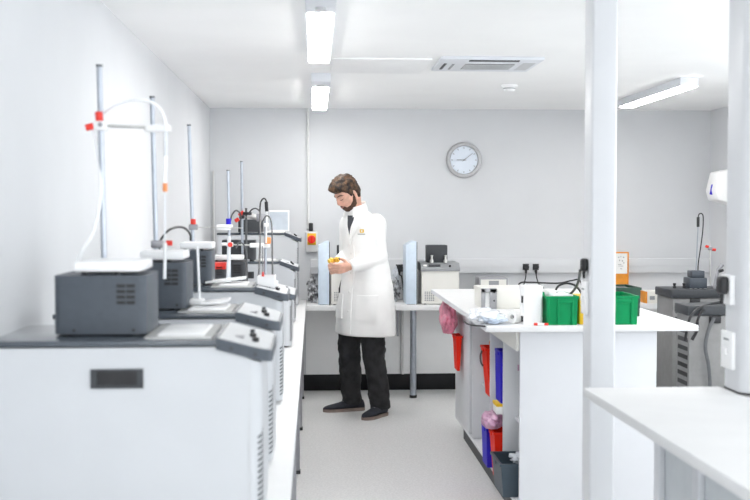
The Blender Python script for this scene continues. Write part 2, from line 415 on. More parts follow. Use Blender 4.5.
# ------------------------------------------------------------------ white bath cabinets on the left bench
XK, XT, XS, XW = -.228, -.101, -.124, -.75
def bath(y0, dep, zt, drop, label, handle=True, vent=(.16, .56)):
    """zt top of the plate, drop = how far the control panel falls towards the aisle"""
    t = thing('bath_cabinet', ((XW + XS) / 2, y0 + dep / 2, BZ), label, 'laboratory bath', 'bath cabinets on the long bench')
    y1 = y0 + dep
    zb = BZ + .012
    # body: side outline with the sloping shoulder, upright aisle corners rounded
    prof = [(XW, zb), (XS, zb), (XS, zt - drop - .024), (XK, zt - .0175), (XW, zt - .0175)]
    tb = bmesh.new()
    A = [tb.verts.new((x, y0 + .006, z)) for x, z in prof]; C = [tb.verts.new((x, y1, z)) for x, z in prof]
    tb.faces.new(A); tb.faces.new(C)
    for i in range(5): tb.faces.new((A[i], A[(i + 1) % 5], C[(i + 1) % 5], C[i]))
    bmesh.ops.recalc_face_normals(tb, faces=tb.faces)
    ed = [e for e in tb.edges if all(abs(v.co.x - XS) < 1e-4 for v in e.verts) and abs(e.verts[0].co.z - e.verts[1].co.z) > .05]
    bmesh.ops.bevel(tb, geom=ed, offset=.028, segments=5, profile=.5, affect='EDGES')
    bb = B(); bb._merge(tb)
    bb.build('body', 'casewhite', t)
    B().box(XS - .0295, XS - .0275, y0 + .0045, y0 + .0062, zb + .01, zt - drop - .03).build('panel_seam', 'overlay', t)
    B().box(XW - .004, XK + .006, y0, y1, zt - .0145, zt, .003).build('top_plate', 'plate', t)
    # control panel
    n = 6
    def plan(ins):
        r = .040 - ins; pts = [(XK + ins, y0 + ins)]
        for k in range(n + 1):
            a = R(-90 + 90 * k / n); pts.append((XT - ins - r + r * math.cos(a), y0 + ins + r + r * math.sin(a)))
        for k in range(n + 1):
            a = R(90 * k / n); pts.append((XT - ins - r + r * math.cos(a), y1 - ins - r + r * math.sin(a)))
        pts.append((XK + ins, y1 - ins))
        return pts
    zz = lambda x: zt + .004 - drop * (x - XK) / (XT - XK)
    def slab(ins, dz0, dz1):
        P = plan(ins)
        return B().rings([[(x, y, zz(x) + dz0) for x, y in P], [(x, y, zz(x) + dz1) for x, y in P]])
    cp = slab(-.001, -.027, 0).build('control_panel', 'dark', t, angle=50)
    slab(.006, .0002, .0022).build('overlay', 'overlay', cp)
    yk = y0 + dep * .45
    xk = XK + .076
    for dx, dy in ((0, 0), (.010, -.07)):
        B().cyl((xk + dx, yk + dy, zz(xk + dx) + .002), (xk + dx, yk + dy, zz(xk + dx) + .012), .0085, n=14).build('knob', 'black', cp)
    B().cyl((xk - .004, yk + .05, zz(xk) + .002), (xk - .004, yk + .05, zz(xk) + .016), .006, n=12).build('switch', 'darker', cp)
    xd = XK + .045
    B().box(xd - .012, xd + .012, yk - .075, yk - .035, zz(xd) - .002, zz(xd) + .0045).build('display', 'clipgrey', cp)
    for xs_ in (XK + .035, XK + .09):
        B().cyl((xs_, y0 - .003, zz(xs_) - .015), (xs_, y0 - .0005, zz(xs_) - .015), .0045, n=10).build('screw', 'darker', cp)
    if handle:
        hx0, hx1, hz0, hz1 = -.519, -.398, zt - .112, zt - .067
        fr = [(hx0, hz0), (hx1, hz0), (hx1, hz1), (hx0, hz1)]
        inn = [(hx0 + .014, hz0 + .008), (hx1 - .014, hz0 + .008), (hx1 - .014, hz1 - .005), (hx0 + .014, hz1 - .005)]
        h = B().rings([[(x, y0 + .0055, z) for x, z in fr], [(x, y0 + .001, z) for x, z in fr], [(x, y0 + .001, z) for x, z in inn], [(x, y0 + .0052, z) for x, z in inn]]).build('handle', 'darker', t)
        B().box(inn[0][0], inn[1][0], y0 + .0046, y0 + .0054, inn[0][1], inn[2][1]).build('recess', 'black', h)
    v = B()
    z0, z1 = zt - vent[1] if zt - vent[1] > zb + .02 else zb + .02, zt - vent[0]
    z = z0
    rc, cxx, cyy = .0288, XS - .028, y0 + .006 + .028
    while z < z1:
        lo, hi = [], []
        for k in range(7):
            a_ = R(-48 + 48 * min(k, 5) / 5)
            ey = .030 if k == 6 else 0
            for r_, L_ in ((rc, hi), (rc - .004, lo)):
                L_.append((cxx + r_ * math.cos(a_), cyy + r_ * math.sin(a_) + ey, z + .0013 * k + (.004 if k == 6 else 0)))
        v.rings([[p, q, (q[0], q[1], q[2] + .0062), (p[0], p[1], p[2] + .0062)] for p, q in zip(hi, lo)])
        z += .0138
    v.build('vent_grille', 'greycable', t)
    for x in (XW + .05, XS - .05):
        for y in (y0 + .05, y1 - .05):
            B().cyl((x, y, BZ), (x, y, zb), .016, n=12).build('foot', 'black', t)
    # bath opening let into the top plate
    b = B().box(-.400, -.243, y0 + .035, y1 - .045, zt, zt + .003)
    b.build('bath_rim', 'steel', t)
    B().box(-.372, -.262, y0 + .055, y1 - .075, zt + .0031, zt + .008, .002).build('bath_cover', 'white', t)
    return t

T1 = 1.212
bath(2.50, .36, T1, .032, 'white bath cabinet with a black recessed handle, nearest of the row on the long bench', vent=(.23, .43))
bath(3.12, .33, 1.214, .032, 'white bath cabinet with a slate grey top, second from the near end of the bench', vent=(.23, .43))
bath(4.12, .34, 1.216, .032, 'white bath cabinet carrying the white cable tray on its control panel, third along the bench', vent=(.23, .43))
bath(5.80, .50, 1.083, .036, 'lower white bath cabinet with the red banded box on top, fourth along the bench', False, (.10, .28))
bath(7.10, .34, 1.174, .046, 'white bath cabinet with a charcoal box on top, second from the back wall', True, (.12, .38))
bath(8.35, .34, 1.337, .050, 'tallest white bath cabinet, beside the back wall and carrying the pale screen', False, (.12, .5))

def probe_box(x0, x1, y0, y1, z0, z1, label, m='dark', lid=True, slot=True, lidx=None, band=None):
    t = thing('test_head', ((x0 + x1) / 2, (y0 + y1) / 2, z0), label, 'instrument box', 'dark instrument boxes on the bath cabinets')
    z0 += .001; zb = z0 + .004
    B().post(x0, x1, y0, y1, zb, z1, .018, 4).build('housing', m, t)
    f = B()
    for x in (x0 + .02, x1 - .03):
        for y in (y0 + .02, y1 - .02):
            B().cyl((x, y, z0), (x, y, zb), .009, n=10).build('foot', 'black', t)
    w, h = x1 - x0, z1 - zb
    if slot:
        v = B()
        for r_ in range(4):
            zc = z1 - h * .16 - r_ * h * .095
            for a, c in ((.68, .775), (.785, .88)):
                v.box(x0 + w * a, x0 + w * c, y0 - .0015, y0 + .001, zc - .006, zc + .002)
        v.build('vent', 'black', t)
    for x in (x0 + w * .22, x0 + w * .86):
        B().cyl((x, y0 - .002, zb + .010), (x, y0, zb + .010), .004, n=10).build('screw', 'black', t)
    if lid:
        l0, l1 = lidx or (x0 + w * .2, x1 - .004)
        for x in (l0 + .02, (l0 + l1) / 2 + .02):
            B().cyl((x, y0 + .03, z1), (x, y0 + .03, z1 + .010), .007, n=10).build('spacer', 'black', t)
        B().box(l0, l1, y0 + .012, y1 - .02, z1 + .008, z1 + .034, .006).build('lid', 'white', t)
    if band:
        B().box(x0 - .0015, x1 + .0015, y0 - .0015, y0 + (y1 - y0), z1 - .034, z1 + .001, .002).build('band', 'red', t)
    return t
probe_box(-.622, -.402, 2.585, 2.80, T1, 1.358, 'slate grey instrument box with a white lid on the nearest bath cabinet', lidx=(-.575, -.415))
probe_box(-.590, -.383, 3.235, 3.43, 1.214, 1.357, 'slate grey instrument box with a white lid on the second bath cabinet', lidx=(-.525, -.393))
probe_box(-.590, -.408, 4.28, 4.45, 1.216, 1.352, 'slate grey instrument box with a white lid on the third bath cabinet', lidx=(-.535, -.405))
probe_box(-.640, -.488, 5.92, 6.06, 1.083, 1.222, 'charcoal instrument box with a red band round its top', m='darker', lid=False, band=True)
probe_box(-.600, -.392, 6.11, 6.28, 1.083, 1.222, 'charcoal instrument box with a white lid just behind the red banded one', m='darker', lidx=(-.575, -.405))
probe_box(-0.618, -0.396, 7.2, 7.38, 1.174, 1.312, 'charcoal instrument box with bumps on top, on the second last bath cabinet', m='darker', lid=False, slot=False)
probe_box(-0.595, -0.404, 8.42, 8.6, 1.337, 1.440, 'charcoal instrument box on the tallest bath cabinet, beside the pale screen', m='darker', lid=False, slot=False)
t = thing('display_monitor', (-.275, 8.6, 1.337), 'pale blue flat screen in a white frame on the tallest bath cabinet', 'monitor')
x0, x1 = -0.361, -0.198
B().box(x0, x1, 8.53, 8.56, 1.345, 1.513, .004).build('frame', 'white', t)
B().box(x0 + .008, x1 - .010, 8.527, 8.5301, 1.358, 1.500).build('screen', 'screen', t)
B().box(x0 + .03, x1 - .03, 8.50, 8.60, 1.3385, 1.346, .002).build('base', 'white', t)

# ---- stands with clamps
def stand(p_bot, p_top, zbase, label, r=.0075, m='rod'):
    b, tp = Vector(p_bot), Vector(p_top)
    b.z = zbase
    t = thing('retort_stand', b, label, 'retort stand', 'steel rod stands behind the instrument boxes')
    B().cyl(b + Vector((0, 0, .01)), tp, r, n=14).build('rod', m, t)
    B().cyl(b, b + Vector((0, 0, .014)), .022, n=20, bev=.003).build('base', 'clipgrey', t)
    B().cyl(tp, tp + Vector((0, 0, .006)), r * 1.15, n=14).build('end_cap', 'greycable', t)
    return t
def clamp(t, c, arm_end, knobs, boss='white', arm='steel', head=None, r=.0042):
    """boss head on a stand's rod with an arm and coloured screw knobs"""
    c, e = Vector(c), Vector(arm_end)
    k = B().box(c.x - .018, c.x + .018, c.y - .020, c.y + .012, c.z - .012, c.z + .012, .004).build('boss_head', boss, t)
    for p0, p1, rr, m in knobs:
        B().cyl(p0, p1, rr, n=14, bev=.002).build('knob', m, k)
    a = B().cyl((c.x, c.y - .013, c.z), (e.x, c.y - .013, e.z), r, n=10).build('clamp_arm', arm, t)
    if head:
        B().box(*head, .004).build('clamp_jaw', 'white', t)

Y = 2.86
s1 = stand((-0.547, 2.835, 1.379), (-0.557, 2.835, 1.887), T1, 'tall steel rod stand with white boss and two red knobs on the nearest cabinet')
c = Vector((-0.553, 2.835, 1.734))
clamp(s1, c, (-0.437, 2.860, 1.730),
      [((c.x - .003, c.y - .01, c.z + .012), (c.x - .005, c.y - .01, c.z + .036), .010, 'red'),
       ((c.x - .018, c.y - .012, c.z - .001), (c.x - .038, c.y - .014, c.z - .006), .009, 'red'),
       ((c.x + .001, c.y - .026, c.z + .002), (c.x + .001, c.y - .020, c.z + .002), .006, 'clipgrey')],
      head=(-0.443, -0.375, 2.833, 2.862, 1.720, 1.738))
# glass tube held in the clamp of the nearest stand, with an orange tip
g1 = thing('sample_tube', (-0.389, 2.825, 1.541), 'milky glass tube with an orange sleeve hanging from the nearest stand clamp', 'glass tube')
B().cyl((-0.386, 2.822, 1.661), (-0.388, 2.822, 1.585), .0042, n=12).build('tube', 'tube', g1)
B().cyl((-0.385, 2.822, 1.718), (-0.386, 2.822, 1.656), .0052, n=12).build('neck', 'glass', g1)
B().cyl((-0.388, 2.822, 1.585), (-0.388, 2.822, 1.563), .0062, n=12).build('sleeve', 'orange', g1)
B().cyl((-0.388, 2.822, 1.563), (-0.390, 2.822, 1.437), .0022, n=8).build('capillary', 'glass', g1)
tag(B().tube([(-0.547, 2.840, 1.768), (-0.512, 2.820, 1.787), (-0.468, 2.800, 1.797), (-0.427, 2.800, 1.796), (-0.398, 2.810, 1.777), (-0.387, 2.820, 1.749), (-0.385, 2.825, 1.721)], .0042).build('silicone_hose', 'tube'),
    'white silicone hose arching from the red knob to the glass tube of the nearest stand', 'hose')
tag(B().tube([(-0.573, 2.840, 1.721), (-0.566, 2.840, 1.672), (-0.556, 2.830, 1.606), (-0.557, 2.820, 1.528), (-0.575, 2.810, 1.450), (-0.609, 2.800, 1.386), (-0.645, 2.85, 1.222)], .0046).build('silicone_hose', 'tube'),
    'white silicone hose hanging down from the boss of the nearest stand', 'hose')

s2 = stand((-0.502, 3.455, 1.387), (-0.514, 3.455, 1.871), 1.214, 'steel rod stand behind the white lid of the second instrument box')
c = Vector((-0.501, 3.450, 1.406))
clamp(s2, (c.x, 3.455, c.z), (-0.454, 3.455, 1.406),
      [((-0.470, 3.43, c.z + .004), (-0.450, 3.43, c.z + .004), .0085, 'red')], boss='clipgrey')
g2 = thing('sample_tube', (-0.443, 3.200, 1.367), 'white glass tube hanging in front of the second instrument box', 'glass tube')
B().cyl((-0.442, 3.205, 1.408), (-0.444, 3.205, 1.310), .0048, n=12).build('tube', 'tube', g2)
B().cyl((-0.442, 3.205, 1.417), (-0.442, 3.205, 1.405), .0062, n=12).build('collar', 'white', g2)
tag(B().tube([(-0.498, 3.470, 1.386), (-0.493, 3.480, 1.418), (-0.476, 3.520, 1.447), (-0.457, 3.600, 1.458), (-0.442, 3.700, 1.452), (-0.437, 3.800, 1.430), (-0.441, 3.850, 1.408)], .0042).build('sensor_cable', 'cable'),
    'black cable arching between the second and third steel rods', 'cable')

s3 = stand((-0.499, 4.480, 1.390), (-0.516, 4.480, 1.863), 1.216, 'steel rod stand with a red knob behind the third instrument box')
c = Vector((-0.500, 4.480, 1.444))
clamp(s3, c, (-0.296, 4.480, 1.440),
      [((c.x, c.y - .014, c.z + .012), (c.x, c.y - .014, c.z + .034), .011, 'red')], boss='clipgrey', r=.0022)
g3 = thing('sample_tube', (-0.420, 3.900, 1.298), 'long white glass tube standing on the second bath cabinet beside the third box', 'glass tube')
B().cyl((-0.368, 3.405, 1.398), (-0.355, 3.330, 1.233), .0042, n=12).build('tube', 'tube', g3)
B().box(-0.385, -0.342, 3.31, 3.37, 1.223, 1.240, .004).build('holder', 'white', g3)
tag(B().box(-0.345, -0.260, 3.26, 3.36, 1.230, 1.238, .002, rot=Matrix.Rotation(R(-7), 4, 'Y')).build('cover_plate', 'white'), 'white flat lid lying tilted on the bath of the second cabinet', 'lid')
tag(B().box(-0.432, -0.273, 4.26, 4.36, 1.231, 1.239, .002, rot=Matrix.Rotation(R(-6), 4, 'Y')).build('cover_plate', 'white'), 'white flat lid lying tilted on the bath of the third cabinet', 'lid')

# cluster of stands around the red banded box
s4 = stand((-0.459, 5.860, 1.100), (-0.466, 5.860, 1.727), 1.083, 'thin steel rod stand with a blue knob in front of the red banded box')
c = Vector((-0.460, 5.860, 1.425))
clamp(s4, c, (-0.533, 5.860, 1.423), [((c.x - .004, c.y - .012, c.z + .012), (c.x - .004, c.y - .012, c.z + .044), .014, 'blue')],
      head=(-0.527, -0.451, 5.825, 5.866, 1.406, 1.436))
c = Vector((-0.458, 5.860, 1.327))
clamp(s4, c, (-0.251, 5.860, 1.321),
      [((c.x + .004, c.y - .022, c.z), (c.x + .004, c.y - .040, c.z), .013, 'red'), ((c.x - .018, c.y, c.z + .002), (c.x - .045, c.y, c.z + .002), .009, 'white')],
      head=(-0.349, -0.273, 5.825, 5.866, 1.311, 1.335))
tag(B().cyl((-0.468, 5.84, 1.102), (-0.460, 5.840, 1.374), .0105, n=14).build('sample_tube', 'glass'), 'milky glass tube standing beside the blue knob rod', 'glass tube')
s5 = stand((-0.475, 7.140, 1.169), (-0.479, 7.140, 1.833), 1.174, 'thin steel rod stand in front of the charcoal box on the second last bath cabinet', r=.009)
c = Vector((-0.477, 7.140, 1.469))
clamp(s5, c, (-0.345, 7.140, 1.469),
      [((c.x - .02, c.y - .02, c.z + .01), (c.x + .012, c.y - .02, c.z + .035), .012, 'red'), ((c.x - .045, c.y - .02, c.z - .028), (c.x - .02, c.y - .02, c.z - .012), .013, 'red')], boss='darker')
s6 = stand((-0.449, 7.13, 0), (-0.449, 7.130, 1.522), 1.174, 'short dark rod stand with a black clamp above the charcoal boxes', m='greycable')
c = Vector((-0.447, 7.130, 1.492))
B().box(c.x - .022, c.x + .036, c.y - .03, c.y + .01, c.z - .010, c.z + .010, .004).build('boss_head', 'black', s6)
B().cyl((c.x + .03, c.y - .01, c.z - .016), (c.x + .075, c.y - .01, c.z - .03), .018, n=14).build('clamp_jaw', 'steel', s6)
s7 = stand((-0.272, 6.0, 0), (-0.271, 6.000, 1.482), 1.087, 'steel rod stand carrying black sensor cables beside the red knobs', r=.008)
c = Vector((-0.290, 6.000, 1.473))
B().box(c.x - .03, c.x + .02, c.y - .03, c.y + .02, c.z - .022, c.z + .022, .006).build('boss_head', 'clipgrey', s7)
B().box(c.x + .010, c.x + .036, c.y - .02, c.y + .02, c.z - .052, c.z - .03, .004).build('collar', 'white', s7)
c = Vector((-0.257, 6.000, 1.347))
B().box(c.x - .016, c.x + .016, c.y - .02, c.y + .02, c.z - .02, c.z + .016, .004).build('clamp_jaw', 'orange', s7)
B().box(c.x - .03, c.x + .01, c.y - .024, c.y + .02, c.z - .042, c.z - .024, .004).build('clamp_jaw', 'white', s7)
# sensor cables
tag(B().tube([(-0.461, 5.950, 1.454), (-0.457, 6.000, 1.487), (-0.442, 6.100, 1.512), (-0.433, 6.300, 1.497), (-0.441, 6.500, 1.461)], .0046).build('sensor_cable', 'cable'), 'short black cable arching between the blue knob rod and the red knobs', 'cable')
tag(B().tube([(-0.398, 6.600, 1.497), (-0.374, 6.500, 1.518), (-0.345, 6.400, 1.524), (-0.311, 6.200, 1.503), (-0.298, 6.050, 1.464)], .0046).build('sensor_cable', 'cable'), 'short black cable arching from the black clamp to the grey boss', 'cable')
tag(B().tube([(-0.223, 4.27, 1.222), (-0.234, 4.600, 1.292), (-0.260, 5.200, 1.394), (-0.296, 5.900, 1.493), (-0.298, 6.000, 1.554), (-0.281, 6.000, 1.579), (-0.267, 6.000, 1.568), (-0.265, 6.000, 1.537)], .0044).build('sensor_cable', 'cable'), 'tall black cable looping over the top of the cable stand', 'cable')
tag(B().cyl((-0.266, 6.000, 1.562), (-0.263, 6.000, 1.507), .0098, n=14, bev=.002).build('probe_connector', 'black'), 'black probe connector at the end of the tall cable loop', 'probe')
tag(B().cyl((-0.262, 5.980, 1.507), (-0.267, 5.980, 1.331), .0045, n=10).build('probe_rod', 'white'), 'thin white probe hanging below the black connector', 'probe')
tag(B().tube([(-0.285, 5.900, 1.449), (-0.254, 5.700, 1.483), (-0.221, 5.400, 1.475), (-0.196, 5.000, 1.431), (-0.179, 4.600, 1.322), (-0.166, 4.30, 1.234)], .0036).build('sensor_cable', 'cable'), 'black cable hanging down to the outer end of the white tray', 'cable')
tag(B().tube([(-0.421, 5.800, 1.310), (-0.405, 5.800, 1.340), (-0.380, 5.800, 1.329), (-0.367, 5.800, 1.288), (-0.363, 5.810, 1.223), (-0.362, 5.83, 1.094)], .0042).build('silicone_hose', 'greycable'), 'grey hose arching down in front of the charcoal boxes', 'hose')
# white tray on the third control panel with the red pipette bulb
zz3 = lambda x: 1.222 - .032 * (x - XK) / (XT - XK)
xa, xb = -0.223, -0.154
t = thing('cable_tray', ((xa + xb) / 2, 4.27, zz3((xa + xb) / 2)), 'small white tray holding cable ends on the third control panel', 'tray')
P = [(xa, 4.21), (xb, 4.21), (xb, 4.33), (xa, 4.33)]
sl = lambda x: zz3(x) + .0032
B().rings([[(x, y, sl(x)) for x, y in P], [(x, y, sl(xa) + .030) for x, y in P],
           [(x + (.004 if x == xa else -.004), y + (.004 if y < 4.25 else -.004), sl(xa) + .030) for x, y in P],
           [(x + (.004 if x == xa else -.004), y + (.004 if y < 4.25 else -.004), sl(x) + .006) for x, y in P]]).build('tray_shell', 'white', t)
B().box(xb - .004, xb + .010, 4.235, 4.30, sl(xb) + .004, sl(xb) + .026, .003).build('latch', 'white', t)
b_ = thing('pipette_bulb', (-0.203, 4.260, 1.241), 'red pipette bulb standing in the white tray', 'pipette bulb')
B().lathe([(.0001, -.012), (.007, -.010), (.0085, .004), (.005, .022), (.003, .036), (.0001, .037)], (-0.203, 4.260, 1.233), 14).build('bulb', 'red', b_)
B().cyl((-0.203, 4.260, 1.267), (-0.212, 4.400, 1.367), .0022, n=8).build('stem', 'greycable', b_)
tag(B().box(-0.376, -0.311, 5.815, 5.89, 1.086, 1.106, .004).build('sample_tray', 'white'), 'small white block beside the grey hose on the lower bath cabinet', 'block')
# ------------------------------------------------------------------ back bench
def crumple(c, size, seed, amp=.22, freq=2.4, sub=4):
    """a crinkled closed film shape"""
    b = B(); bm = b.bm
    bmesh.ops.create_icosphere(bm, subdivisions=sub, radius=1)
    off = Vector((seed * 7.3, seed * 3.1, seed * 1.7))
    for v in bm.verts:
        p = v.co.copy()
        n = abs(noise.noise(p * freq + off)) * 1.3 + .5 * abs(noise.noise(p * freq * 2.0 + off)) + .16 * abs(noise.noise(p * freq * 4.2 + off))
        p *= 1 - amp + amp * 1.3 * (n - .3)
        p = Vector((p.x * size[0], p.y * size[1], p.z * size[2]))
        z = p.z + c[2]
        v.co = Vector((c[0] + p.x, c[1] + p.y, max(z, c[2] - size[2] * .72)))
    return b

def chiller(dx, label):
    x0, x1, y0, y1 = .850 + dx, 1.150 + dx, 8.42, 8.80
    t = thing('bench_chiller', ((x0 + x1) / 2, 8.6, BZ), label, 'chiller', 'white chillers on the back bench')
    B().post(x0, x1, y0, y1, BZ + .008, 1.035, .008, 3).build('body', 'beige', t)
    b = B().prism([(y0 - .012, 1.030), (y1, 1.030), (y1, 1.095), (y0 + .05, 1.095), (y0 - .012, 1.055)], 'x', x0 - .006, x1 + .006, .004)
    tp = b.build('top_cover', 'grey', t)
    B().box(x0 + .055, x0 + .15, y0 + .001, y0 + .012, 1.066, 1.082, rot=Matrix.Rotation(R(-32), 4, 'X')).build('keypad', 'darker', tp)
    B().cyl((x0 + .225, y0 - .004, 1.072), (x0 + .225, y0 + .015, 1.065), .009, n=14).build('knob', 'black', tp)
    B().box(x0 + .012, x0 + .04, y0 - .002, y0 + .012, 1.066, 1.080, rot=Matrix.Rotation(R(-32), 4, 'X')).build('badge', 'paper', tp)
    B().box(x0 + .05, x0 + .215, 8.49, 8.62, 1.095, 1.235, .006).build('control_head', 'darker', t)
    for x in (x0 + .085, x0 + .195):
        n_ = B().lathe([(.016, 0), (.016, .020), (.009, .030), (.009, .052), (.012, .054), (.012, .060), (.0001, .062)], (x, 8.462, 1.095), 16).build('nozzle', 'steel', t)
    v = B()
    for r_ in range(6):
        for c_ in range(5):
            v.box(x0 + .025 + c_ * .016, x0 + .036 + c_ * .016, y0 - .0015, y0 + .001, .795 + r_ * .013, .803 + r_ * .013)
    v.build('vent', 'grey', t)
    B().box(x0 + .12, x0 + .16, y0 - .0015, y0 + .001, .83, .85).build('badge', 'grey', t)
    for x in (x0 + .03, x1 - .03):
        for y in (y0 + .03, y1 - .03):
            B().cyl((x, y, BZ), (x, y, BZ + .009), .012, n=10).build('foot', 'black', t)
chiller(0, 'white bench chiller with a dark control head and two nozzles, right of the man')
chiller(-.718, 'white bench chiller half hidden behind the man, beside the pale blue casing at his hands')

def casing(xl, xr, label):
    t = thing('slim_casing', ((xl + xr) / 2, 8.5, BZ), label, 'casing', 'tall pale blue casings on the back bench')
    B().prism([(xl, BZ + .004), (xr, BZ + .004), (xr, 1.268), (xr - .03, 1.265), (xl, 1.235)], 'y', 8.42, 8.68, .004).build('shell', 'paleblue', t)
    B().box(xr - .004, xr + .006, 8.425, 8.68, BZ, 1.262, .002).build('back_plate', 'darker', t)
    B().box(xl + .01, xr - .01, 8.44, 8.66, BZ, BZ + .005).build('foot', 'black', t)
casing(.725, .810, 'tall pale blue casing on the back bench, beside the chiller right of the man')
casing(.032, .118, 'tall pale blue casing on the back bench, right behind the hands of the man')

for x, y, sx, sy, sz, sd, lab in ((.655, 8.70, .066, .06, .13, 3, 'crumpled grey film bag between the man and the pale blue casing'),
                                  (-.005, 8.66, .052, .06, .10, 5, 'crumpled grey film bag on the back bench below the isolator switch'),
                                  (-.022, 8.76, .045, .05, .14, 8, 'taller crumpled grey film bag behind the one below the isolator switch')):
    tag(crumple((x, y, BZ + sz * .72), (sx, sy, sz), sd, .35, 2.6, 4).build('film_bag', 'greyfilm', smooth=False), lab, 'bag', 'crumpled film bags on the back bench')
tag(crumple((.668, 8.82, BZ + .125), (.05, .05, .165), 11, .3, 2.2, 4).build('film_bag', 'film'), 'clear crumpled bag standing against the wall behind the grey film bag', 'bag')

def plug(x, z, label, sc=1.0, ybase=YB - .056, cord=None):
    t = thing('power_plug', (x, ybase, z), label, 'plug', 'black power plugs in the wall trunking')
    B().box(x - .026 * sc, x + .026 * sc, ybase - .004, ybase, z - .026 * sc, z + .026 * sc, .002).build('face_plate', 'black', t)
    B().lathe([(.027 * sc, -.004), (.026 * sc, -.02), (.019 * sc, -.03), (.0001, -.031)], (x, ybase, z), 18, 'y').build('body', 'black', t)
    B().prism([(x - .012, z - .015), (x + .012, z - .015), (x + .006, z - .058), (x - .006, z - .058)], 'y', ybase - .022, ybase - .006, .002).build('cord_grip', 'black', t)
    if cord:
        B().tube(cord, .005).build('cord', 'cable', t)
yp = YB - .07
plug(1.777, 1.037, 'black power plug in the trunking, the one farther from the column', cord=[(1.777, 8.880, 0.978), (1.773, 8.880, 0.944), (1.762, 8.890, 0.893), (1.748, 8.90, BZ + .10), (1.753, 8.88, BZ + .006)])
plug(1.862, 1.036, 'black power plug in the trunking, the one nearer to the column', cord=[(1.862, 8.880, 0.977), (1.871, 8.880, 0.935), (1.890, 8.890, 0.892), (1.927, 8.90, BZ + .10), (1.948, 8.88, BZ + .006)])
plug(0.711, 1.031, 'black power plug in the trunking right behind the man', 1.15, cord=[(0.715, 8.880, 0.973), (0.730, 8.86, .95), (0.747, 8.86, BZ + .02)])
tag(B().tube([(1.668, 8.75, BZ + .006), (1.703, 8.80, 0.899), (1.795, 8.800, 0.913), (1.921, 8.800, 0.907), (2.048, 8.800, 0.906), (2.149, 8.800, 0.927), (2.217, 8.800, 0.922), (2.255, 8.75, BZ + .006)], .0065).build('power_cable', 'cable'), 'black cord strung along the back bench under the two plugs', 'cord')

# small framed instrument, wooden board, beige box and white carton on the back bench
x0, x1, y0 = 1.336, 1.573, 8.6
zt = 0.967
t = thing('bench_instrument', ((x0 + x1) / 2, 8.7, BZ), 'low instrument with a grey framed front on the back bench, seen past the island counter', 'instrument')
B().box(x0, x1, y0, y0 + .22, BZ, zt, .005).build('case', 'clipgrey', t)
B().box(x0 + .014, x1 - .014, y0 - .003, y0 + .001, BZ + .02, zt - .016).build('front_panel', 'beige', t)
B().box(x0 + .08, x1 - .075, y0 - .005, y0 - .0031, BZ + .06, zt - .026).build('display', 'grey', t)
tag(B().box(1.288, 1.336, 8.53, 8.59, BZ, 0.906, .006).build('white_box', 'beige'), 'tiny beige box beside the grey framed instrument', 'box')

xb0, xb1 = 2.508, 2.641
t = thing('notice_board', ((xb0 + xb1) / 2, 8.87, BZ), 'upright orange board with a white notice sheet on the back bench beyond the column', 'board')
zt = 1.162
B().box(xb0, xb1, 8.845, 8.885, BZ, zt, .004).build('board', 'amber', t)
f_ = B()
f_.box(xb0, xb0 + .008, 8.838, 8.8449, 0.976, zt, .002); f_.box(xb1 - .011, xb1, 8.838, 8.8449, BZ, zt, .002); f_.box(xb0, xb1, 8.838, 8.8449, zt - .010, zt, .002)
f_.build('rim', 'amber', t)
nz0, nz1 = 0.980, zt - .011
n_ = B().box(xb0 + .009, xb1 - .012, 8.8425, 8.8449, nz0, nz1).build('notice', 'paper', t)
pr = B()
for fx, fz, w, h in ((.30, .78, .010, .008), (.48, .80, .006, .012), (.66, .78, .012, .008), (.38, .62, .008, .012), (.58, .60, .010, .010), (.30, .44, .028, .004), (.34, .36, .040, .004), (.46, .22, .016, .006), (.70, .50, .008, .010)):
    px, pz = xb0 + .009 + fx * (xb1 - xb0 - .021), nz0 + fz * (nz1 - nz0)
    pr.box(px, px + w, 8.8415, 8.8424, pz, pz + h)
pr.build('print', 'ink', n_)
x0, x1 = 2.659, 2.750
t = thing('small_meter', ((x0 + x1) / 2, 8.5, BZ), 'small beige box with a brown side on the back bench, beside the floor chiller', 'box')
B().box(x0 + .012, x1 + .05, 8.42, 8.58, BZ, 0.863, .006).build('case', 'beige', t)
B().box(x0, x0 + .012, 8.425, 8.575, BZ, 0.859, .003).build('end_cap', 'amber', t)
B().box(x0 + .03, x0 + .07, 8.417, 8.4205, BZ + .03, BZ + .06).build('label_plate', 'grey', t)

# paper towel dispenser on the right wall
t = thing('towel_dispenser', (3.26, 8.25, 1.70), 'white paper towel dispenser with a blue window, high on the right wall', 'dispenser')
xd0 = 3.125
B().prism([(xd0 + .02, 1.593), (XR, 1.538), (XR, 1.857), (xd0 + .035, 1.815), (xd0, 1.671)], 'y', 8.18, 8.40, .012).build('cover', 'white', t)
zc = 1.681
B().box(xd0 - .002, xd0 + .02, 8.265, 8.288, zc - .045, zc + .035, .004, rot=Matrix.Rotation(R(10), 4, 'Y')).build('level_window', 'blue', t)

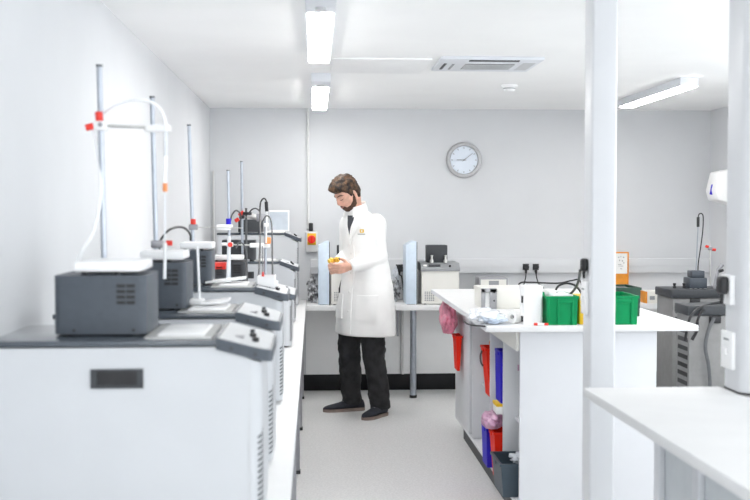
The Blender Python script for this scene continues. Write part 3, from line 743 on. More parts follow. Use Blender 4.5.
# ------------------------------------------------------------------ island counter with open shelving
PZ = .965
t = thing('island_worktop', (1.32, 6.2, .935), 'white worktop of the island counter with the green crates on it', 'worktop')
B().box(.815, 1.835, 4.995, 7.40, .937, PZ, .003).build('slab', 'laminate', t)
B().box(.8135, .8155, 4.996, 7.399, .938, .963).build('edge_band', 'panel', t)
t = thing('shelf_unit', (1.32, 6.1, 0), 'white open shelf unit under the island worktop, holding coloured bins', 'shelf unit')
XF = .970
B().box(.986, 1.653, 5.062, 5.082, .0, .936, .002).build('end_panel', 'panel', t)
B().box(1.633, 1.653, 5.083, 7.28, .0, .936).build('back_panel', 'panel', t)
B().box(XF, 1.632, 7.20, 7.28, .088, .936).build('end_panel', 'panel', t)
for y in (5.43, 5.84, 6.50, 6.88):
    B().box(XF + .002, 1.632, y, y + .020, .108, .936, .001).build('partition', 'panel', t)
B().box(XF, 1.632, 5.083, 7.199, .088, .1075, .001).build('bottom_shelf', 'panel', t)
B().box(XF + .001, XF + .016, 5.083, 7.199, .836, .9365, .001).build('top_rail', 'beige', t)
for a, b_ in ((5.083, 5.429), (5.451, 5.839), (5.861, 6.499), (6.521, 6.879)):
    B().box(XF + .06, 1.632, a, b_, .44, .455).build('shelf', 'panel', t)
B().box(XF, XF + .018, 6.62, 7.199, .1078, .8355, .002).build('door', 'panel', t)
B().box(XF + .018, 1.60, 5.09, 7.0, 0, .0875).build('plinth', 'darker', t)

def bin_(name, x0, x1, y0, y1, z0, z1, m, label, taper=.018, lip=.006, cat='bin', group='coloured bins in the island shelves'):
    b = thing(name, ((x0 + x1) / 2, (y0 + y1) / 2, z0), label, cat, group)
    B().tray(x0, x1, y0, y1, z0, z1, taper, .004, lip).build('shell', m, b)
    B().box(x0 - lip - .003, x0 - lip + .001, (y0 + y1) / 2 - .04, (y0 + y1) / 2 + .04, z1 - .022, z1 - .006, .001).build('grip', m, b)
    return b
# upper row
bin_('storage_bin', 0.922, .958, 6.89, 7.06, 0.465, 0.694, 'binred', 'orange red bin hanging under the pink liner bag at the far end of the shelves', .010)
tag(crumple((.893, 7.08, .795), (.066, .27, .138), 4, .22, 1.3, 5).build('bin_liner', 'pink', angle=70), 'pink translucent bin liner bulging out under the far corner of the island worktop', 'bag')
bin_('storage_bin', 0.956, 1.20, 5.88, 6.06, 0.469, 0.743, 'binred', 'tall orange red bin in the middle of the upper shelf row', .022)
tag(B().tube([(0.961, 6.030, 0.722), (0.945, 6.020, 0.689), (0.948, 6.020, 0.649), (0.960, 6.020, 0.626)], .005).build('hook', 'greycable'), 'dark wire hook on the rim of the tall orange red bin', 'hook')
tag(crumple((1.03, 5.99, 0.760), (.05, .05, .035), 9, .25, 2, 3).build('rag', 'orange'), 'orange rag on top of the tall orange red bin', 'cloth')
bin_('storage_bin', 0.961, 1.20, 5.46, 5.62, 0.511 + .001, 0.781, 'blue', 'blue bin in the upper shelf row beside the nearest partition', .004, .002)
tag(B().box(XF + .075, XF + .098, 5.426, 5.4295, 0.688, 0.719, .001).build('sticker', 'lilac'), 'small faded pink sticker on the nearest shelf partition', 'sticker')
# lower row
bin_('storage_bin', 0.923, 1.16, 5.66, 5.83, 0.128, 0.340, 'blue', 'tall blue bin in the lower shelf row under the lilac liner', .006, .002)
bin_('storage_bin', 0.931, 1.16, 5.46, 5.62, .108, 0.361, 'binred', 'orange red bin in the lower shelf row, behind the slate bin', .018)
tag(crumple((0.939 + .005, 5.60, 0.398), (.070, .14, .056), 6, .22, 1.3, 5).build('bin_liner', 'lilac', angle=70), 'lilac translucent liner bag lying over the blue and red bins of the lower row', 'bag')
t = thing('carton', (1.0, 5.50, 0.456), 'small white carton with a yellow top above the lilac liner', 'carton')
xa, xb = 0.943, 1.10
B().box(xa, xb, 5.46, 5.58, .4555, 0.498 - .001, .003).build('carton_body', 'white', t)
B().box(xa - .002, xb, 5.458, 5.58, 0.495, 0.511, .003).build('carton_top', 'yellow', t)
b = bin_('waste_bin', 0.909, 1.22, 5.13, 5.40, .1085, 0.276, 'slate', 'open slate blue bin standing in the lower shelf nearest the viewer', .012, .008)
tag(crumple((1.05, 5.27, .270), (.080, .09, .045), 12, .35, 2.4, 4).build('waste_film', 'film'), 'crumpled clear film inside the slate blue bin', 'film')

# things on the worktop
x0, x1, y0 = 0.925, 1.163 + .10, 5.88
zt = 1.078
t = thing('bench_instrument', ((x0 + x1) / 2, 6.0, PZ), 'low warm white instrument with a grey slotted bracket on its front, on the island worktop', 'instrument')
B().box(x0 + .008, x1, y0, y0 + .30, PZ, zt, .006).build('case', 'beige', t)
xg = 1.010
f_ = B(); y_ = y0 - .022
xm0, xm1 = 0.946, 0.971
f_.box(x0, xm0, y_, y0 - .001, PZ, zt + .002, .002); f_.box(xm1, xg, y_, y0 - .001, PZ, zt + .002, .002); f_.box(x0, xg, y_, y0 - .001, zt - .020, zt + .0025, .002)
br = f_.build('bracket', 'clipgrey', t)
B().box(xm0, xm1, y_ + .012, y0 - .001, PZ, zt - .021).build('slot_cover', 'white', br)
for z in (zt - .018, zt - .065):
    B().cyl((xg - .015, y_ - .003, z), (xg - .015, y_ + .001, z), .005, n=10).build('screw', 'black', br)

t = thing('paper_roll', (0.972, 5.120, 0.963), 'white paper roll lying on the island worktop beside the crumpled bag', 'roll')
c = Vector((0.957, 5.120, 0.997)); rr = c.z - PZ
d = Vector((.80, .55, 0)).normalized(); s_ = Vector((0, 0, 1)); u_ = d.cross(s_)
rs = []
for r_, h in ((.4, 0), (.96, 0), (1, .004), (1, .085), (.96, .09), (.4, .09)):
    rs.append([c + d * h + (u_ * math.cos(2 * math.pi * k / 28) + s_ * math.sin(2 * math.pi * k / 28)) * rr * r_ for k in range(28)])
rs.append(rs[0])
B().rings(rs, cap=False).build('roll', 'paper', t)
B().cyl(c + d * .02, c + d * .07, rr * .39, n=20).build('core', 'greycable', t)

t = thing('plastic_bag', (.83, 5.14, PZ), 'crumpled clear plastic bag lying at the near corner of the island worktop', 'bag')
crumple((.845, 5.20, PZ + .034), (.095, .17, .044), 2, .24, 1.2, 5).build('film', 'film', t, angle=60)
crumple((.862, 5.11, PZ + .024), (.080, .09, .026), 15, .26, 1.5, 4).build('fold', 'bagblue', t, angle=60)
tag(B().tube([(0.737, 5.220, 0.966), (0.748, 5.160, 0.959), (0.775, 5.080, 0.960), (0.816, 5.030, 0.962), (0.881, 5.020, 0.959), (0.977, 5.020, 0.961)], .004).build('thin_cable', 'cable'), 'thin black cord lying in front of the crumpled clear bag', 'cord')

# white lidded container
x0, x1 = 0.999, 1.096
t = thing('storage_container', ((x0 + x1) / 2, 5.11, PZ), 'white lidded container with black latches on the island worktop', 'container')
zt = 1.151
B().post(x0, x1, 5.06, 5.16, PZ, zt - .022, .016, 5).build('tub', 'white', t)
B().post(x0 - .003, x1 + .003, 5.057, 5.163, zt - .0218, zt, .018, 5).build('lid', 'white', t)
for z0, z1 in ((1.069, 1.103), (0.977, 1.006)):
    B().box(x0 - .005, x0 + .006, 5.068, 5.085, z0, z1, .002).build('latch', 'black', t)

def crate(x0, x1, y0, y1, label):
    zt = 1.104
    t = thing('storage_crate', ((x0 + x1) / 2, (y0 + y1) / 2, PZ), label, 'crate', 'green crates on the island worktop')
    B().tray(x0, x1, y0, y1, PZ, zt, .004, .004, .004).build('shell', 'green', t)
    w = x1 - x0
    for a, b_ in ((0.03, .10), (.34, .40), (.80, .86)):
        B().box(x0 + w * a, x0 + w * b_, y0 - .005, y0 + .004, PZ + .002, zt - .013, .002).build('rib', 'green', t)
    B().box(x0 + w * .34, x0 + w * .86, y0 - .0045, y0 + .002, zt - .034, zt - .014, .002).build('label_ledge', 'green', t)
    return t
crate(1.106, 1.258, 5.03, 5.30, 'green plastic crate beside the white lidded container')
crate(1.375, 1.550, 5.03, 5.30, 'green plastic crate at the far side of the column, nearer the floor chillers')
tag(B().box(1.133, 1.168, 5.10, 5.20, PZ + .006, 1.124, .004).build('white_box', 'white'), 'small white box sticking out of the green crate beside the container', 'box')
tag(B().box(1.150, 1.248, 5.08, 5.25, PZ + .006, 1.107, .004).build('white_box', 'white'), 'white carton inside the green crate beside the container', 'box')
x0, x1 = 1.266 + .001, 1.334
tag(B().box(x0 + .004, x1, 5.05, 5.27, PZ + .0005, 1.097, .003).build('yellow_carton', 'yellow'), 'yellow carton between the green crate and the column', 'carton')
x0, x1 = 1.561, 1.683
t = thing('tool_tray', ((x0 + x1) / 2, 5.6, PZ), 'dark green tray behind the second green crate', 'tray')
B().tray(x0, x1, 5.42, 5.66, PZ, 1.115, .004, .005, .004).build('shell', 'dgreen', t)
B().box(x0 + .015, x1 - .02, 5.45, 5.62, PZ + .006, 1.107, .01).build('insert', 'black', t)
tag(B().tube([(1.543, 5.400, 1.099), (1.545, 5.380, 1.075), (1.526, 5.360, 1.056), (1.522, 5.36, PZ + .004)], .004).build('thin_cable', 'red'), 'short red cord beside the dark green tray', 'cord')
# cables around the crate and the marker pen
tag(B().tube([(1.134, 5.19, PZ + .006), (1.117, 5.190, 1.013), (1.126, 5.200, 1.067), (1.160, 5.220, 1.100), (1.200, 5.220, 1.104), (1.220, 5.220, 1.089)], .0055).build('power_cable', 'greycable'), 'dark cord squeezed between the white container and the green crate', 'cord')
tag(B().tube([(1.220, 5.340, 1.110), (1.238, 5.340, 1.133), (1.276, 5.330, 1.145), (1.315, 5.320, 1.134), (1.340, 5.320, 1.106), (1.359, 5.330, 1.070), (1.382, 5.36, PZ + .006)], .0055).build('power_cable', 'cable'), 'black cord looping over the green crate towards the column', 'cord')
tag(B().tube([(1.200, 5.240, 1.098), (1.235, 5.240, 1.088), (1.265, 5.220, 1.099), (1.216, 4.900, 1.157), (1.129, 4.500, 1.221), (1.046, 4.150, 1.277)], .006).build('power_cable', 'cable'), 'black cord hanging from the plug on the column', 'cord')
z_ = PZ + .0068
p0, p1 = Vector((1.044, 5.02, z_)), Vector((1.111, 5.015, z_))
t = thing('marker_pen', (p0 + p1) / 2, 'red and white marker pen lying in front of the white container', 'pen')
B().cyl(p0, p0.lerp(p1, .25), .0066, n=12).build('cap', 'red', t)
B().cyl(p0.lerp(p1, .25), p0.lerp(p1, .72), .0062, n=12).build('barrel', 'white', t)
B().cyl(p0.lerp(p1, .72), p1, .0064, n=12).build('end', 'red', t)

# sockets and plugs on the columns
def col_socket(xf, y0, y1, z0, z1, label, double=False):
    t = thing('wall_socket', (xf, (y0 + y1) / 2, (z0 + z1) / 2), label, 'socket')
    B().box(xf - .014, xf - .0005, y0, y1, z0, z1, .003).build('box', 'white', t)
    zs = (z0 + z1) / 2
    B().box(xf - .022, xf - .0141, (y0 + y1) / 2 - .012, (y0 + y1) / 2 + .012, zs - .014, zs + .008, .003).build('rocker', 'white', t)
    B().box(xf - .0155, xf - .0141, (y0 + y1) / 2 - .02, (y0 + y1) / 2 + .02, zs + .03, zs + .036).build('slot', 'grey', t)
col_socket(1.074, 4.125, 4.195, 1.105, 1.236, 'white socket box on the left face of the middle column')
col_socket(1.270, 3.14, 3.23, 1.032, 1.145, 'white switched socket low on the side of the near column')
def col_plug(xf, y, z, s, label):
    t = thing('power_plug', (xf, y, z), label, 'plug')
    B().box(xf - .030 * s, xf - .0005, y - .024 * s, y + .024 * s, z - .030 * s, z + .030 * s, .010 * s, 3).build('body', 'black', t)
    B().cyl((xf - .016 * s, y, z - .028 * s), (xf - .016 * s, y, z - .062 * s), .008 * s, r2=.005 * s, n=12).build('cable_grip', 'black', t)
col_plug(1.074, 4.15, 1.299, .85, 'black power plug on the left face of the middle column')
tag(B().box(1.252, 1.2695, 3.15, 3.225, 1.228, 1.317, .003).build('socket_plate', 'white'), 'white socket plate behind the large black plug on the near column', 'socket')
col_plug(1.2515, 3.175, 1.287, .9, 'large black power plug on the side of the near column')

# ------------------------------------------------------------------ grey floor chillers
def floor_chiller(x0, x1, y0, y1, zt, label, vents, side=0, hx=.13):
    t = thing('floor_chiller', ((x0 + x1) / 2, (y0 + y1) / 2, 0), label, 'chiller', 'grey chillers standing on the floor')
    B().box(x0 + .012, x1, y0 + .01, y1, .03, zt - .06, .006).build('cabinet', 'taupe', t)
    B().box(x0, x1 + .01, y0, y1 + .01, zt - .058, zt, .005).build('top_plate', 'darker', t)
    h = B().box(x0 + hx, x0 + hx + .07, y0 - .006, y0 + .011, zt - .105, zt - .062, .004).build('handle', 'black', t)
    v = B()
    for r_ in range(vents):
        for a in (0, .042):
            zc = zt - .16 - r_ * .045
            xx = x0 + .03 + a
            v.rings([[(xx, y0 + .0085, zc), (xx + .034, y0 + .0085, zc - .006), (xx + .034, y0 + .0085, zc + .014), (xx, y0 + .0085, zc + .020)],
                     [(xx, y0 + .0105, zc), (xx + .034, y0 + .0105, zc - .006), (xx + .034, y0 + .0105, zc + .014), (xx, y0 + .0105, zc + .020)]])
    for r_ in range(side):
        zc = zt - .17 - r_ * .052
        xx = x0 + .0105
        v.rings([[(xx, y0 + .035, zc), (xx, y1 - .03, zc), (xx, y1 - .03, zc + .026), (xx, y0 + .035, zc + .026)],
                 [(xx + .004, y0 + .035, zc), (xx + .004, y1 - .03, zc), (xx + .004, y1 - .03, zc + .026), (xx + .004, y0 + .035, zc + .026)]])
    v.build('vent_grille', 'black', t)
    for x in (x0 + .05, x1 - .05):
        for y in (y0 + .05, y1 - .05):
            B().cyl((x, y, 0), (x, y, .03), .02, n=12).build('caster', 'black', t)
    return t
fc = floor_chiller(2.452, 3.00, 7.20, 7.55, .966, 'grey floor chiller with a dark top carrying the slate stirrer box', 2)
xk0 = 2.211
t2 = floor_chiller(xk0, xk0 + .6, 6.2, 6.43, 0.947, 'grey floor chiller with black cables drooping over its top and slots in its side', 0, 14)
for px, p in ((674.5, Vector((2.526, 7.360, 0.961))), (684, Vector((2.594, 7.360, 0.960)))):
    B().lathe([(.012, 0), (.012, .012), (.008, .018), (.012, .030), (.010, .036), (.0001, .037)], (p.x, 7.36, .966), 14).build('knob', 'black', fc)
x0, x1 = 2.615, 2.739
t = thing('stirrer_box', ((x0 + x1) / 2, 7.36, .966), 'slate grey stepped stirrer box on the floor chiller, with small white feet', 'instrument box')
zb, zm, zt = 0.968, 1.041, 1.090
B().box(x0, x1, 7.30, 7.44, zb, zm, .006).build('base', 'dark', t)
B().box(2.636, 2.728, 7.32, 7.42, zm, zt, .006).build('head', 'dark', t)
for i in range(4):
    x = x0 + .012 + i * (x1 - x0 - .024) / 3
    B().cyl((x, 7.31, .966), (x, 7.31, zb), .009, n=10).build('foot', 'white', t)
    B().cyl((x, 7.43, .966), (x, 7.43, zb), .009, n=10).build('foot', 'white', t)
t = thing('temperature_probe', (2.679, 7.36, zt), 'thin steel probe with a black connector standing on the stirrer box', 'probe')
B().cyl((2.679, 7.36, zt), (2.690, 7.360, 1.403), .0042, n=8).build('rod', 'rod', t)
B().cyl((2.690, 7.360, 1.396), (2.690, 7.360, 1.466), .010, n=12, bev=.002).build('connector', 'black', t)
B().tube([(2.690, 7.360, 1.459), (2.696, 7.360, 1.485), (2.714, 7.360, 1.490), (2.726, 7.360, 1.466), (2.728, 7.370, 1.375), (2.716, 7.370, 1.269), (2.703, 7.380, 1.149), (2.700, 7.38, zt + .002)], .0042).build('lead', 'cable', t)
t = thing('retort_stand', (2.807, 7.42, .966), 'slim copper coloured rod stand with two red knobs beside the stirrer box', 'retort stand')
B().cyl((2.822, 7.46, .972), (2.813, 7.460, 1.287), .006, n=10).build('rod', 'steel', t)
B().cyl((2.822, 7.46, .966), (2.822, 7.46, .975), .02, n=14).build('base', 'clipgrey', t)
c = Vector((2.815, 7.460, 1.241))
bh = B().box(c.x - .014, c.x + .014, c.y - .014, c.y + .014, c.z - .012, c.z + .012, .003).build('boss_head', 'clipgrey', t)
B().cyl((c.x - .014, c.y, c.z + .012), (c.x - .030, c.y - .006, c.z + .016), .010, n=12).build('knob', 'red', bh)
B().cyl((c.x + .014, c.y, c.z - .008), (c.x + .040, c.y - .006, c.z - .010), .010, n=12).build('knob', 'red', bh)
B().cyl(c, (2.753, 7.460, 1.230), .003, n=8).build('clamp_arm', 'steel', t)
t = thing('lever_bracket', (2.801, 7.300, 0.971), 'slanted grey metal bracket on the floor chiller, beside the near column', 'bracket')
p0, p1, p2 = Vector((2.787, 7.30, .967)), Vector((2.813, 7.300, 1.097)), Vector((2.845, 7.300, 1.135))
B().tube([p0, p1, p2], [.010, .012, .016], smooth=False, n=10).build('arm', 'clipgrey', t)
B().cyl(p1 + Vector((0, -.02, -.01)), p1 + Vector((.03, -.02, 0)), .010, n=12).build('pivot', 'black', t)
zk = 0.947
tag(B().tube([(2.177, 6.150, 0.751), (2.171, 6.100, 0.816), (2.188, 6.100, 0.886), (2.247, 6.150, 0.930), (2.344, 6.250, 0.945), (2.475, 6.35, zk + .012)], .008).build('power_cable', 'cable'), 'thick black cord drooping over the corner of the front floor chiller', 'cord')
tag(B().tube([(2.242, 6.150, 0.821), (2.254, 6.150, 0.874), (2.285, 6.170, 0.916), (2.368, 6.280, 0.930), (2.507, 6.4, zk + .010)], .008).build('power_cable', 'cable'), 'second black cord drooping beside the thick one on the front floor chiller', 'cord')
tag(B().tube([(2.357, 6.170, 0.878), (2.318, 6.160, 0.796), (2.304, 6.160, 0.701), (2.324, 6.160, 0.600), (2.334, 6.160, 0.482), (2.330, 6.160, 0.333), (2.324, 6.14, .012)], .011).build('drain_hose', 'greycable'), 'grey hose curving down the front of the floor chiller', 'hose')
tag(B().tube([(2.219, 6.150, 0.751), (2.245, 6.140, 0.811), (2.247, 6.140, 0.858)], .010).build('plug_lead', 'black'), 'short black plug lead hanging beside the island worktop corner', 'lead')
# ------------------------------------------------------------------ the man
PH = R(-50); PO = Vector((.385, 7.86, 0))
XA = Vector((math.cos(PH), math.sin(PH), 0)); YA = Vector((-math.sin(PH), math.cos(PH), 0))
def L(x, y, z): return PO + XA * x + YA * y + Vector((0, 0, z))
def lerp_tab(tab, z):
    if z <= tab[0][0]: return tab[0][1:]
    for p, q in zip(tab, tab[1:]):
        if z <= q[0]:
            t = (z - p[0]) / (q[0] - p[0]); t = t * t * (3 - 2 * t) * .4 + t * .6
            return [a + (b - a) * t for a, b in zip(p[1:], q[1:])]
    return tab[-1][1:]
def sst(a, b, x):
    t = min(1, max(0, (x - a) / (b - a))); return t * t * (3 - 2 * t)

# head: a sphere worked into a skull, face and jaw (x = his left, -y = forward)
HC = L(-.030, -.160, 1.632)
HM = Matrix.Translation(HC) @ Matrix.Rotation(R(-60), 4, 'Z') @ Matrix.Rotation(R(33), 4, 'X')
def gs(p, c, s): return math.exp(-sum(((p[i] - c[i]) / s[i]) ** 2 for i in range(3)))
def head_pt(d):
    p = Vector((d.x * .076, d.y * (.094 if d.y < 0 else .094), d.z * (.116 if d.z > 0 else .122)))
    low = sst(.0, -.11, p.z)
    p.x *= 1 - .26 * low
    if p.y > 0: p.y *= 1 - .45 * low
    else: p.y -= .012 * low
    p.y -= .020 * gs(p, (0, -.096, -.022), (.013, .05, .020)) + .008 * gs(p, (0, -.096, .006), (.011, .05, .022))
    p.y -= .006 * gs(p, (0, -.09, .036), (.05, .05, .012))
    for s in (-1, 1):
        p.y += .012 * gs(p, (s * .032, -.088, .012), (.017, .05, .012))
        p.y -= .004 * gs(p, (s * .042, -.08, -.018), (.018, .05, .016))
    p.y -= .005 * gs(p, (0, -.095, -.060), (.024, .05, .010))
    p.y -= .008 * gs(p, (0, -.09, -.102), (.026, .05, .016))
    return p
def head_mesh(bm_b, fn):
    bm = bm_b.bm
    t = bmesh.new()
    bmesh.ops.create_icosphere(t, subdivisions=5, radius=1)
    for v in t.verts:
        v.co = HM @ fn(v.co.normalized())
    bm_b._merge(t)
    return bm_b
H = lambda x, y, z: HM @ Vector((x, y, z))

def limb(b, pts, rad, n=18):
    return b.tube(pts, rad, n=n, steps=5)

def hand(b, wrist, d, s, flip):
    """palm, four bent fingers of unequal length and a thumb from the palm's side. d = finger direction, s = thumb side"""
    d = d.normalized(); s = (s - d * s.dot(d)).normalized(); n = d.cross(s) * flip     # n = the way the palm faces
    rs = []
    for t, w, h in ((-.02, .026, .021), (.0, .027, .020), (.03, .036, .018), (.06, .042, .016), (.085, .042, .013), (.094, .036, .009)):
        c = wrist + d * t
        rs.append([c + s * (w * math.cos(2 * math.pi * k / 16)) + n * (h * math.sin(2 * math.pi * k / 16)) for k in range(16)])
    b.rings(rs)
    for off, ln, c0 in ((.031, .94, 30), (.011, 1.06, 34), (-.011, 1.0, 38), (-.030, .80, 42)):
        p = wrist + d * .078 + s * off
        pts = [p]; a = 0
        for seg, bend in ((.016, 6), (.034, c0), (.025, c0 + 6), (.020, c0 - 8)):
            a += R(bend)
            p = p + (d * math.cos(a) + n * math.sin(a)) * seg * ln
            pts.append(p)
        b.tube(pts, [.0100, .0098, .0092, .0084, .0066], n=10, steps=3)
    p0 = wrist + d * .018 + s * .022
    p1 = p0 + (s * .8 + d * .45 + n * .45).normalized() * .034
    p2 = p1 + (s * .35 + d * .75 + n * .55).normalized() * .032
    p3 = p2 + (s * .02 + d * .85 + n * .6).normalized() * .026
    b.tube([p0, p1, p2, p3], [.0135, .0120, .0105, .0078], n=10, steps=3)
    return n

SHL, ELL, WRL = L(.138, -.022, 1.430), L(.146, -.016, 1.165), L(.078, -.235, 1.108)
SHR, ELR, WRR = L(-.165, -.026, 1.430), L(-.205, -.020, 1.165), L(-.080, -.240, 1.098)
root = thing('person', (PO.x, PO.y, 0), 'man in white lab coat and dark trousers, looking down at brass pieces he holds', 'person')

b = head_mesh(B(), head_pt)
for s in (-1, 1):
    t_ = bmesh.new(); bmesh.ops.create_icosphere(t_, subdivisions=3, radius=1)
    for v in t_.verts:
        q = Vector((v.co.x * .009, v.co.y * .016, v.co.z * .027))
        q.x += .006 * (q.y / .019)
        v.co = HM @ (q + Vector((s * .074, .012, -.006)) if s > 0 else Vector((-q.x, q.y, q.z)) + Vector((-.074, .012, -.006)))
    b._merge(t_)
limb(b, [L(-.008, -.03, 1.36), L(-.020, -.055, 1.46), L(-.030, -.092, 1.54), H(0, .034, -.035)], [.085, .068, .056, .056], 22)
limb(b, [L(0, .0, .90), L(0, .0, 1.05), L(0, 0, 1.22), L(0, 0, 1.36), L(0, 0, 1.43)], [.12, .105, .11, .115, .07], 24)
for S_, E_, W_ in ((SHL, ELL, WRL), (SHR, ELR, WRR)):
    limb(b, [S_.lerp(L(0, 0, 1.40), .6), S_, S_.lerp(E_, .5), E_, E_.lerp(W_, .4), W_], [.06, .052, .044, .038, .036, .025], 16)
n1 = hand(b, WRL, XA * -.38 + YA * -.90 + Vector((0, 0, -.12)), Vector((0, 0, 1)) + XA * .25, 1)
n2 = hand(b, WRR, XA * .42 + YA * -.88 + Vector((0, 0, -.10)), Vector((0, 0, 1)) - XA * .25, -1)
HIPL, HIPR = Vector((.428, 7.80, .93)), Vector((.290, 7.945, .93))
ANL, ANR = Vector((.484, 7.802, .085)), Vector((.282, 8.036, .085))
KNL, KNR = HIPL.lerp(ANL, .52) + YA * -.035, HIPR.lerp(ANR, .52) + YA * -.03
for h_, k_, a_ in ((HIPL, KNL, ANL), (HIPR, KNR, ANR)):
    limb(b, [L(0, 0, .98).lerp(h_, .5), h_, k_, k_.lerp(a_, .3), a_], [.075, .078, .052, .052, .034], 16)
body = b.build('body', 'skin', root, angle=180)
md = body.modifiers.new('join', 'REMESH'); md.mode = 'VOXEL'; md.voxel_size = .0046; md.use_smooth_shade = True
md = body.modifiers.new('soften', 'SMOOTH'); md.factor = .5; md.iterations = 2

# hair and beard follow the skull
def hair_pt(d):
    p = head_pt(d)
    zth = lerp_tab([(-.12, .060), (-.060, .056), (-.035, .030), (-.018, -.012), (.0, -.004), (.012, .022), (.028, .004), (.036, -.052), (.05, -.070), (.11, -.084)], p.y)[0]
    k = sst(-.012, .014, p.z - zth)
    up = sst(.01, .10, p.z)
    th = .012 + .022 * up + .020 * sst(-.02, -.085, p.y) * sst(.035, .075, p.z)
    q = d * 6.0
    cur = noise.noise(q) * .55 + noise.noise(q * 2.3 + Vector((3, 1, 7))) * .5
    th += (.010 + .010 * up) * cur
    nrm = Vector((d.x, d.y * .9, d.z)).normalized()
    th = th * k - .010 * (1 - k)
    out = p + nrm * th
    if p.y < -.03: out.z -= .006 * k * sst(-.03, -.09, p.y)
    return out
head_mesh(B(), hair_pt).build('hair', 'hair', root, angle=180)
def beard_pt(d):
    p = head_pt(d)
    top = lerp_tab([(-.12, -.040), (-.098, -.042), (-.085, -.052), (-.070, -.070), (-.045, -.066), (-.025, -.048), (-.012, -.020), (.004, .010)], p.y)[0]
    k = sst(.005, -.007, p.z - top) * sst(.014, .004, p.y)
    mouth = gs(p, (0, -.10, -.060), (.017, .06, .0055))
    k *= 1 - .95 * mouth
    nrm = d.normalized()
    return p + nrm * ((.006 + .003 * noise.noise(d * 22)) * k - .008 * (1 - k))
head_mesh(B(), beard_pt).build('beard', 'beard', root, angle=180)
def face(x, z, off):
    u, w_ = x / .076, z / (.116 if z > 0 else .122)
    p = head_pt(Vector((u, -math.sqrt(max(.02, 1 - u * u - w_ * w_)), w_)).normalized())
    return HM @ (p + Vector((0, -off, 0)))
for s in (-1, 1):
    B().tube([face(s * .047, .004, .001), face(s * .038, .000, .003), face(s * .028, .000, .003), face(s * .019, .004, .001)], [.0012, .0026, .0026, .0012], n=8).build('eyelashes', 'eyelid', root)
    c_ = HM.inverted() @ face(s * .033, .008, -.007)
    B().ball(HM @ c_, .0125).build('eyelid', 'skin', root)
    B().tube([face(s * .054, .026, .000), face(s * .042, .034, .001), face(s * .027, .034, .001), face(s * .014, .029, .001)], [.0014, .0034, .0036, .0024], n=8).build('eyebrow', 'beard', root)
B().tube([face(-.020, -.060, .000), face(-.008, -.060, .0015), face(.008, -.060, .0015), face(.020, -.060, .000)], [.0015, .0042, .0042, .0015], n=8).build('lips', 'lip', root)

# lab coat: z, half width, half depth, centre x, centre y (his own axes)
CT = [(.600, .262, .186, -.006, .0), (.75, .248, .180, -.004, .0), (.93, .226, .168, .0, .0), (1.05, .205, .152, 0, -.002), (1.17, .186, .140, 0, -.010), (1.30, .186, .138, -.004, -.022),
      (1.39, .180, .124, -.010, -.040), (1.45, .158, .102, -.018, -.050), (1.490, .115, .084, -.026, -.066), (1.520, .080, .074, -.030, -.078), (1.535, .066, .062, -.030, -.086)]
def coat_xy(a, z):
    A, D, cx_, cy_ = lerp_tab(CT, z)
    f = 1 + .030 * sst(1.05, .62, z) * math.sin(5 * a + 1.0 + z * 2) + .012 * math.sin(9 * a + z * 9) * sst(1.3, .8, z) + .008 * math.sin(z * 34 + 3 * a) * sst(1.32, 1.15, z) * sst(.95, 1.08, z)
    return cx_ + A * f * math.cos(a), cy_ + D * f * math.sin(a)
b = B()
rs = []
N = 64
for i in range(47):
    z = .600 + .935 * i / 46
    rs.append([L(*coat_xy(2 * math.pi * k / N, z), z) for k in range(N)])
b.rings(rs)
for S_, E_, W_, sg in ((SHL, ELL, WRL, 1), (SHR, ELR, WRR, -1)):
    dW = (W_ - E_).normalized()
    cuff = W_ - dW * .004
    pts = [S_.lerp(L(0, 0, 1.38), .45), S_ + Vector((0, 0, -.012)), S_.lerp(E_, .38), S_.lerp(E_, .72), E_ + dW * -.012, E_.lerp(W_, .25), E_.lerp(W_, .5), E_.lerp(W_, .78), cuff]
    limb(b, pts, [.066, .068, .062, .058, .057, .057, .053, .050, .043], 24)
coat = b.build('lab_coat', 'coat', root, angle=180)
md = coat.modifiers.new('join', 'REMESH'); md.mode = 'VOXEL'; md.voxel_size = .0075; md.use_smooth_shade = True
md = coat.modifiers.new('soften', 'SMOOTH'); md.factor = .5; md.iterations = 3
def front(x, z, off):
    """a point on the coat's front"""
    A, D, cx_, cy_ = lerp_tab(CT, z)
    c = max(-1, min(1, (x - cx_) / A)); a = -math.acos(c)
    xx, yy = coat_xy(a, z)
    nn = Vector((math.cos(a) / A, math.sin(a) / D, 0)).normalized()
    return L(xx + nn.x * off, yy + nn.y * off, z)
def patch(f0, f1, z0, z1, off, m, name, nx=8, nz=14, thick=.005, parent=None):
    b = B(); lo, hi = [], []
    for j in range(nz + 1):
        z = z0 + (z1 - z0) * j / nz
        a0, a1 = f0(z), f1(z)
        lo.append([b.bm.verts.new(front(a0 + (a1 - a0) * i / nx, z, off - thick)) for i in range(nx + 1)])
        hi.append([b.bm.verts.new(front(a0 + (a1 - a0) * i / nx, z, off)) for i in range(nx + 1)])
    for j in range(nz):
        for i in range(nx):
            b.bm.faces.new((hi[j][i], hi[j][i + 1], hi[j + 1][i + 1], hi[j + 1][i]))
            b.bm.faces.new((lo[j][i], lo[j + 1][i], lo[j + 1][i + 1], lo[j][i + 1]))
    for j in range(nz):
        for i in (0, nx):
            b.bm.faces.new((hi[j][i], hi[j + 1][i], lo[j + 1][i], lo[j][i]))
    for i in range(nx):
        for j in (0, nz):
            b.bm.faces.new((hi[j][i], lo[j][i], lo[j][i + 1], hi[j][i + 1]))
    return b.build(name, m, parent or root, angle=60)
vin = lambda z: .003 + .036 * sst(1.31, 1.47, z)
vout = lambda z: .010 + .080 * sst(1.26, 1.45, z) - .028 * sst(1.44, 1.455, z)
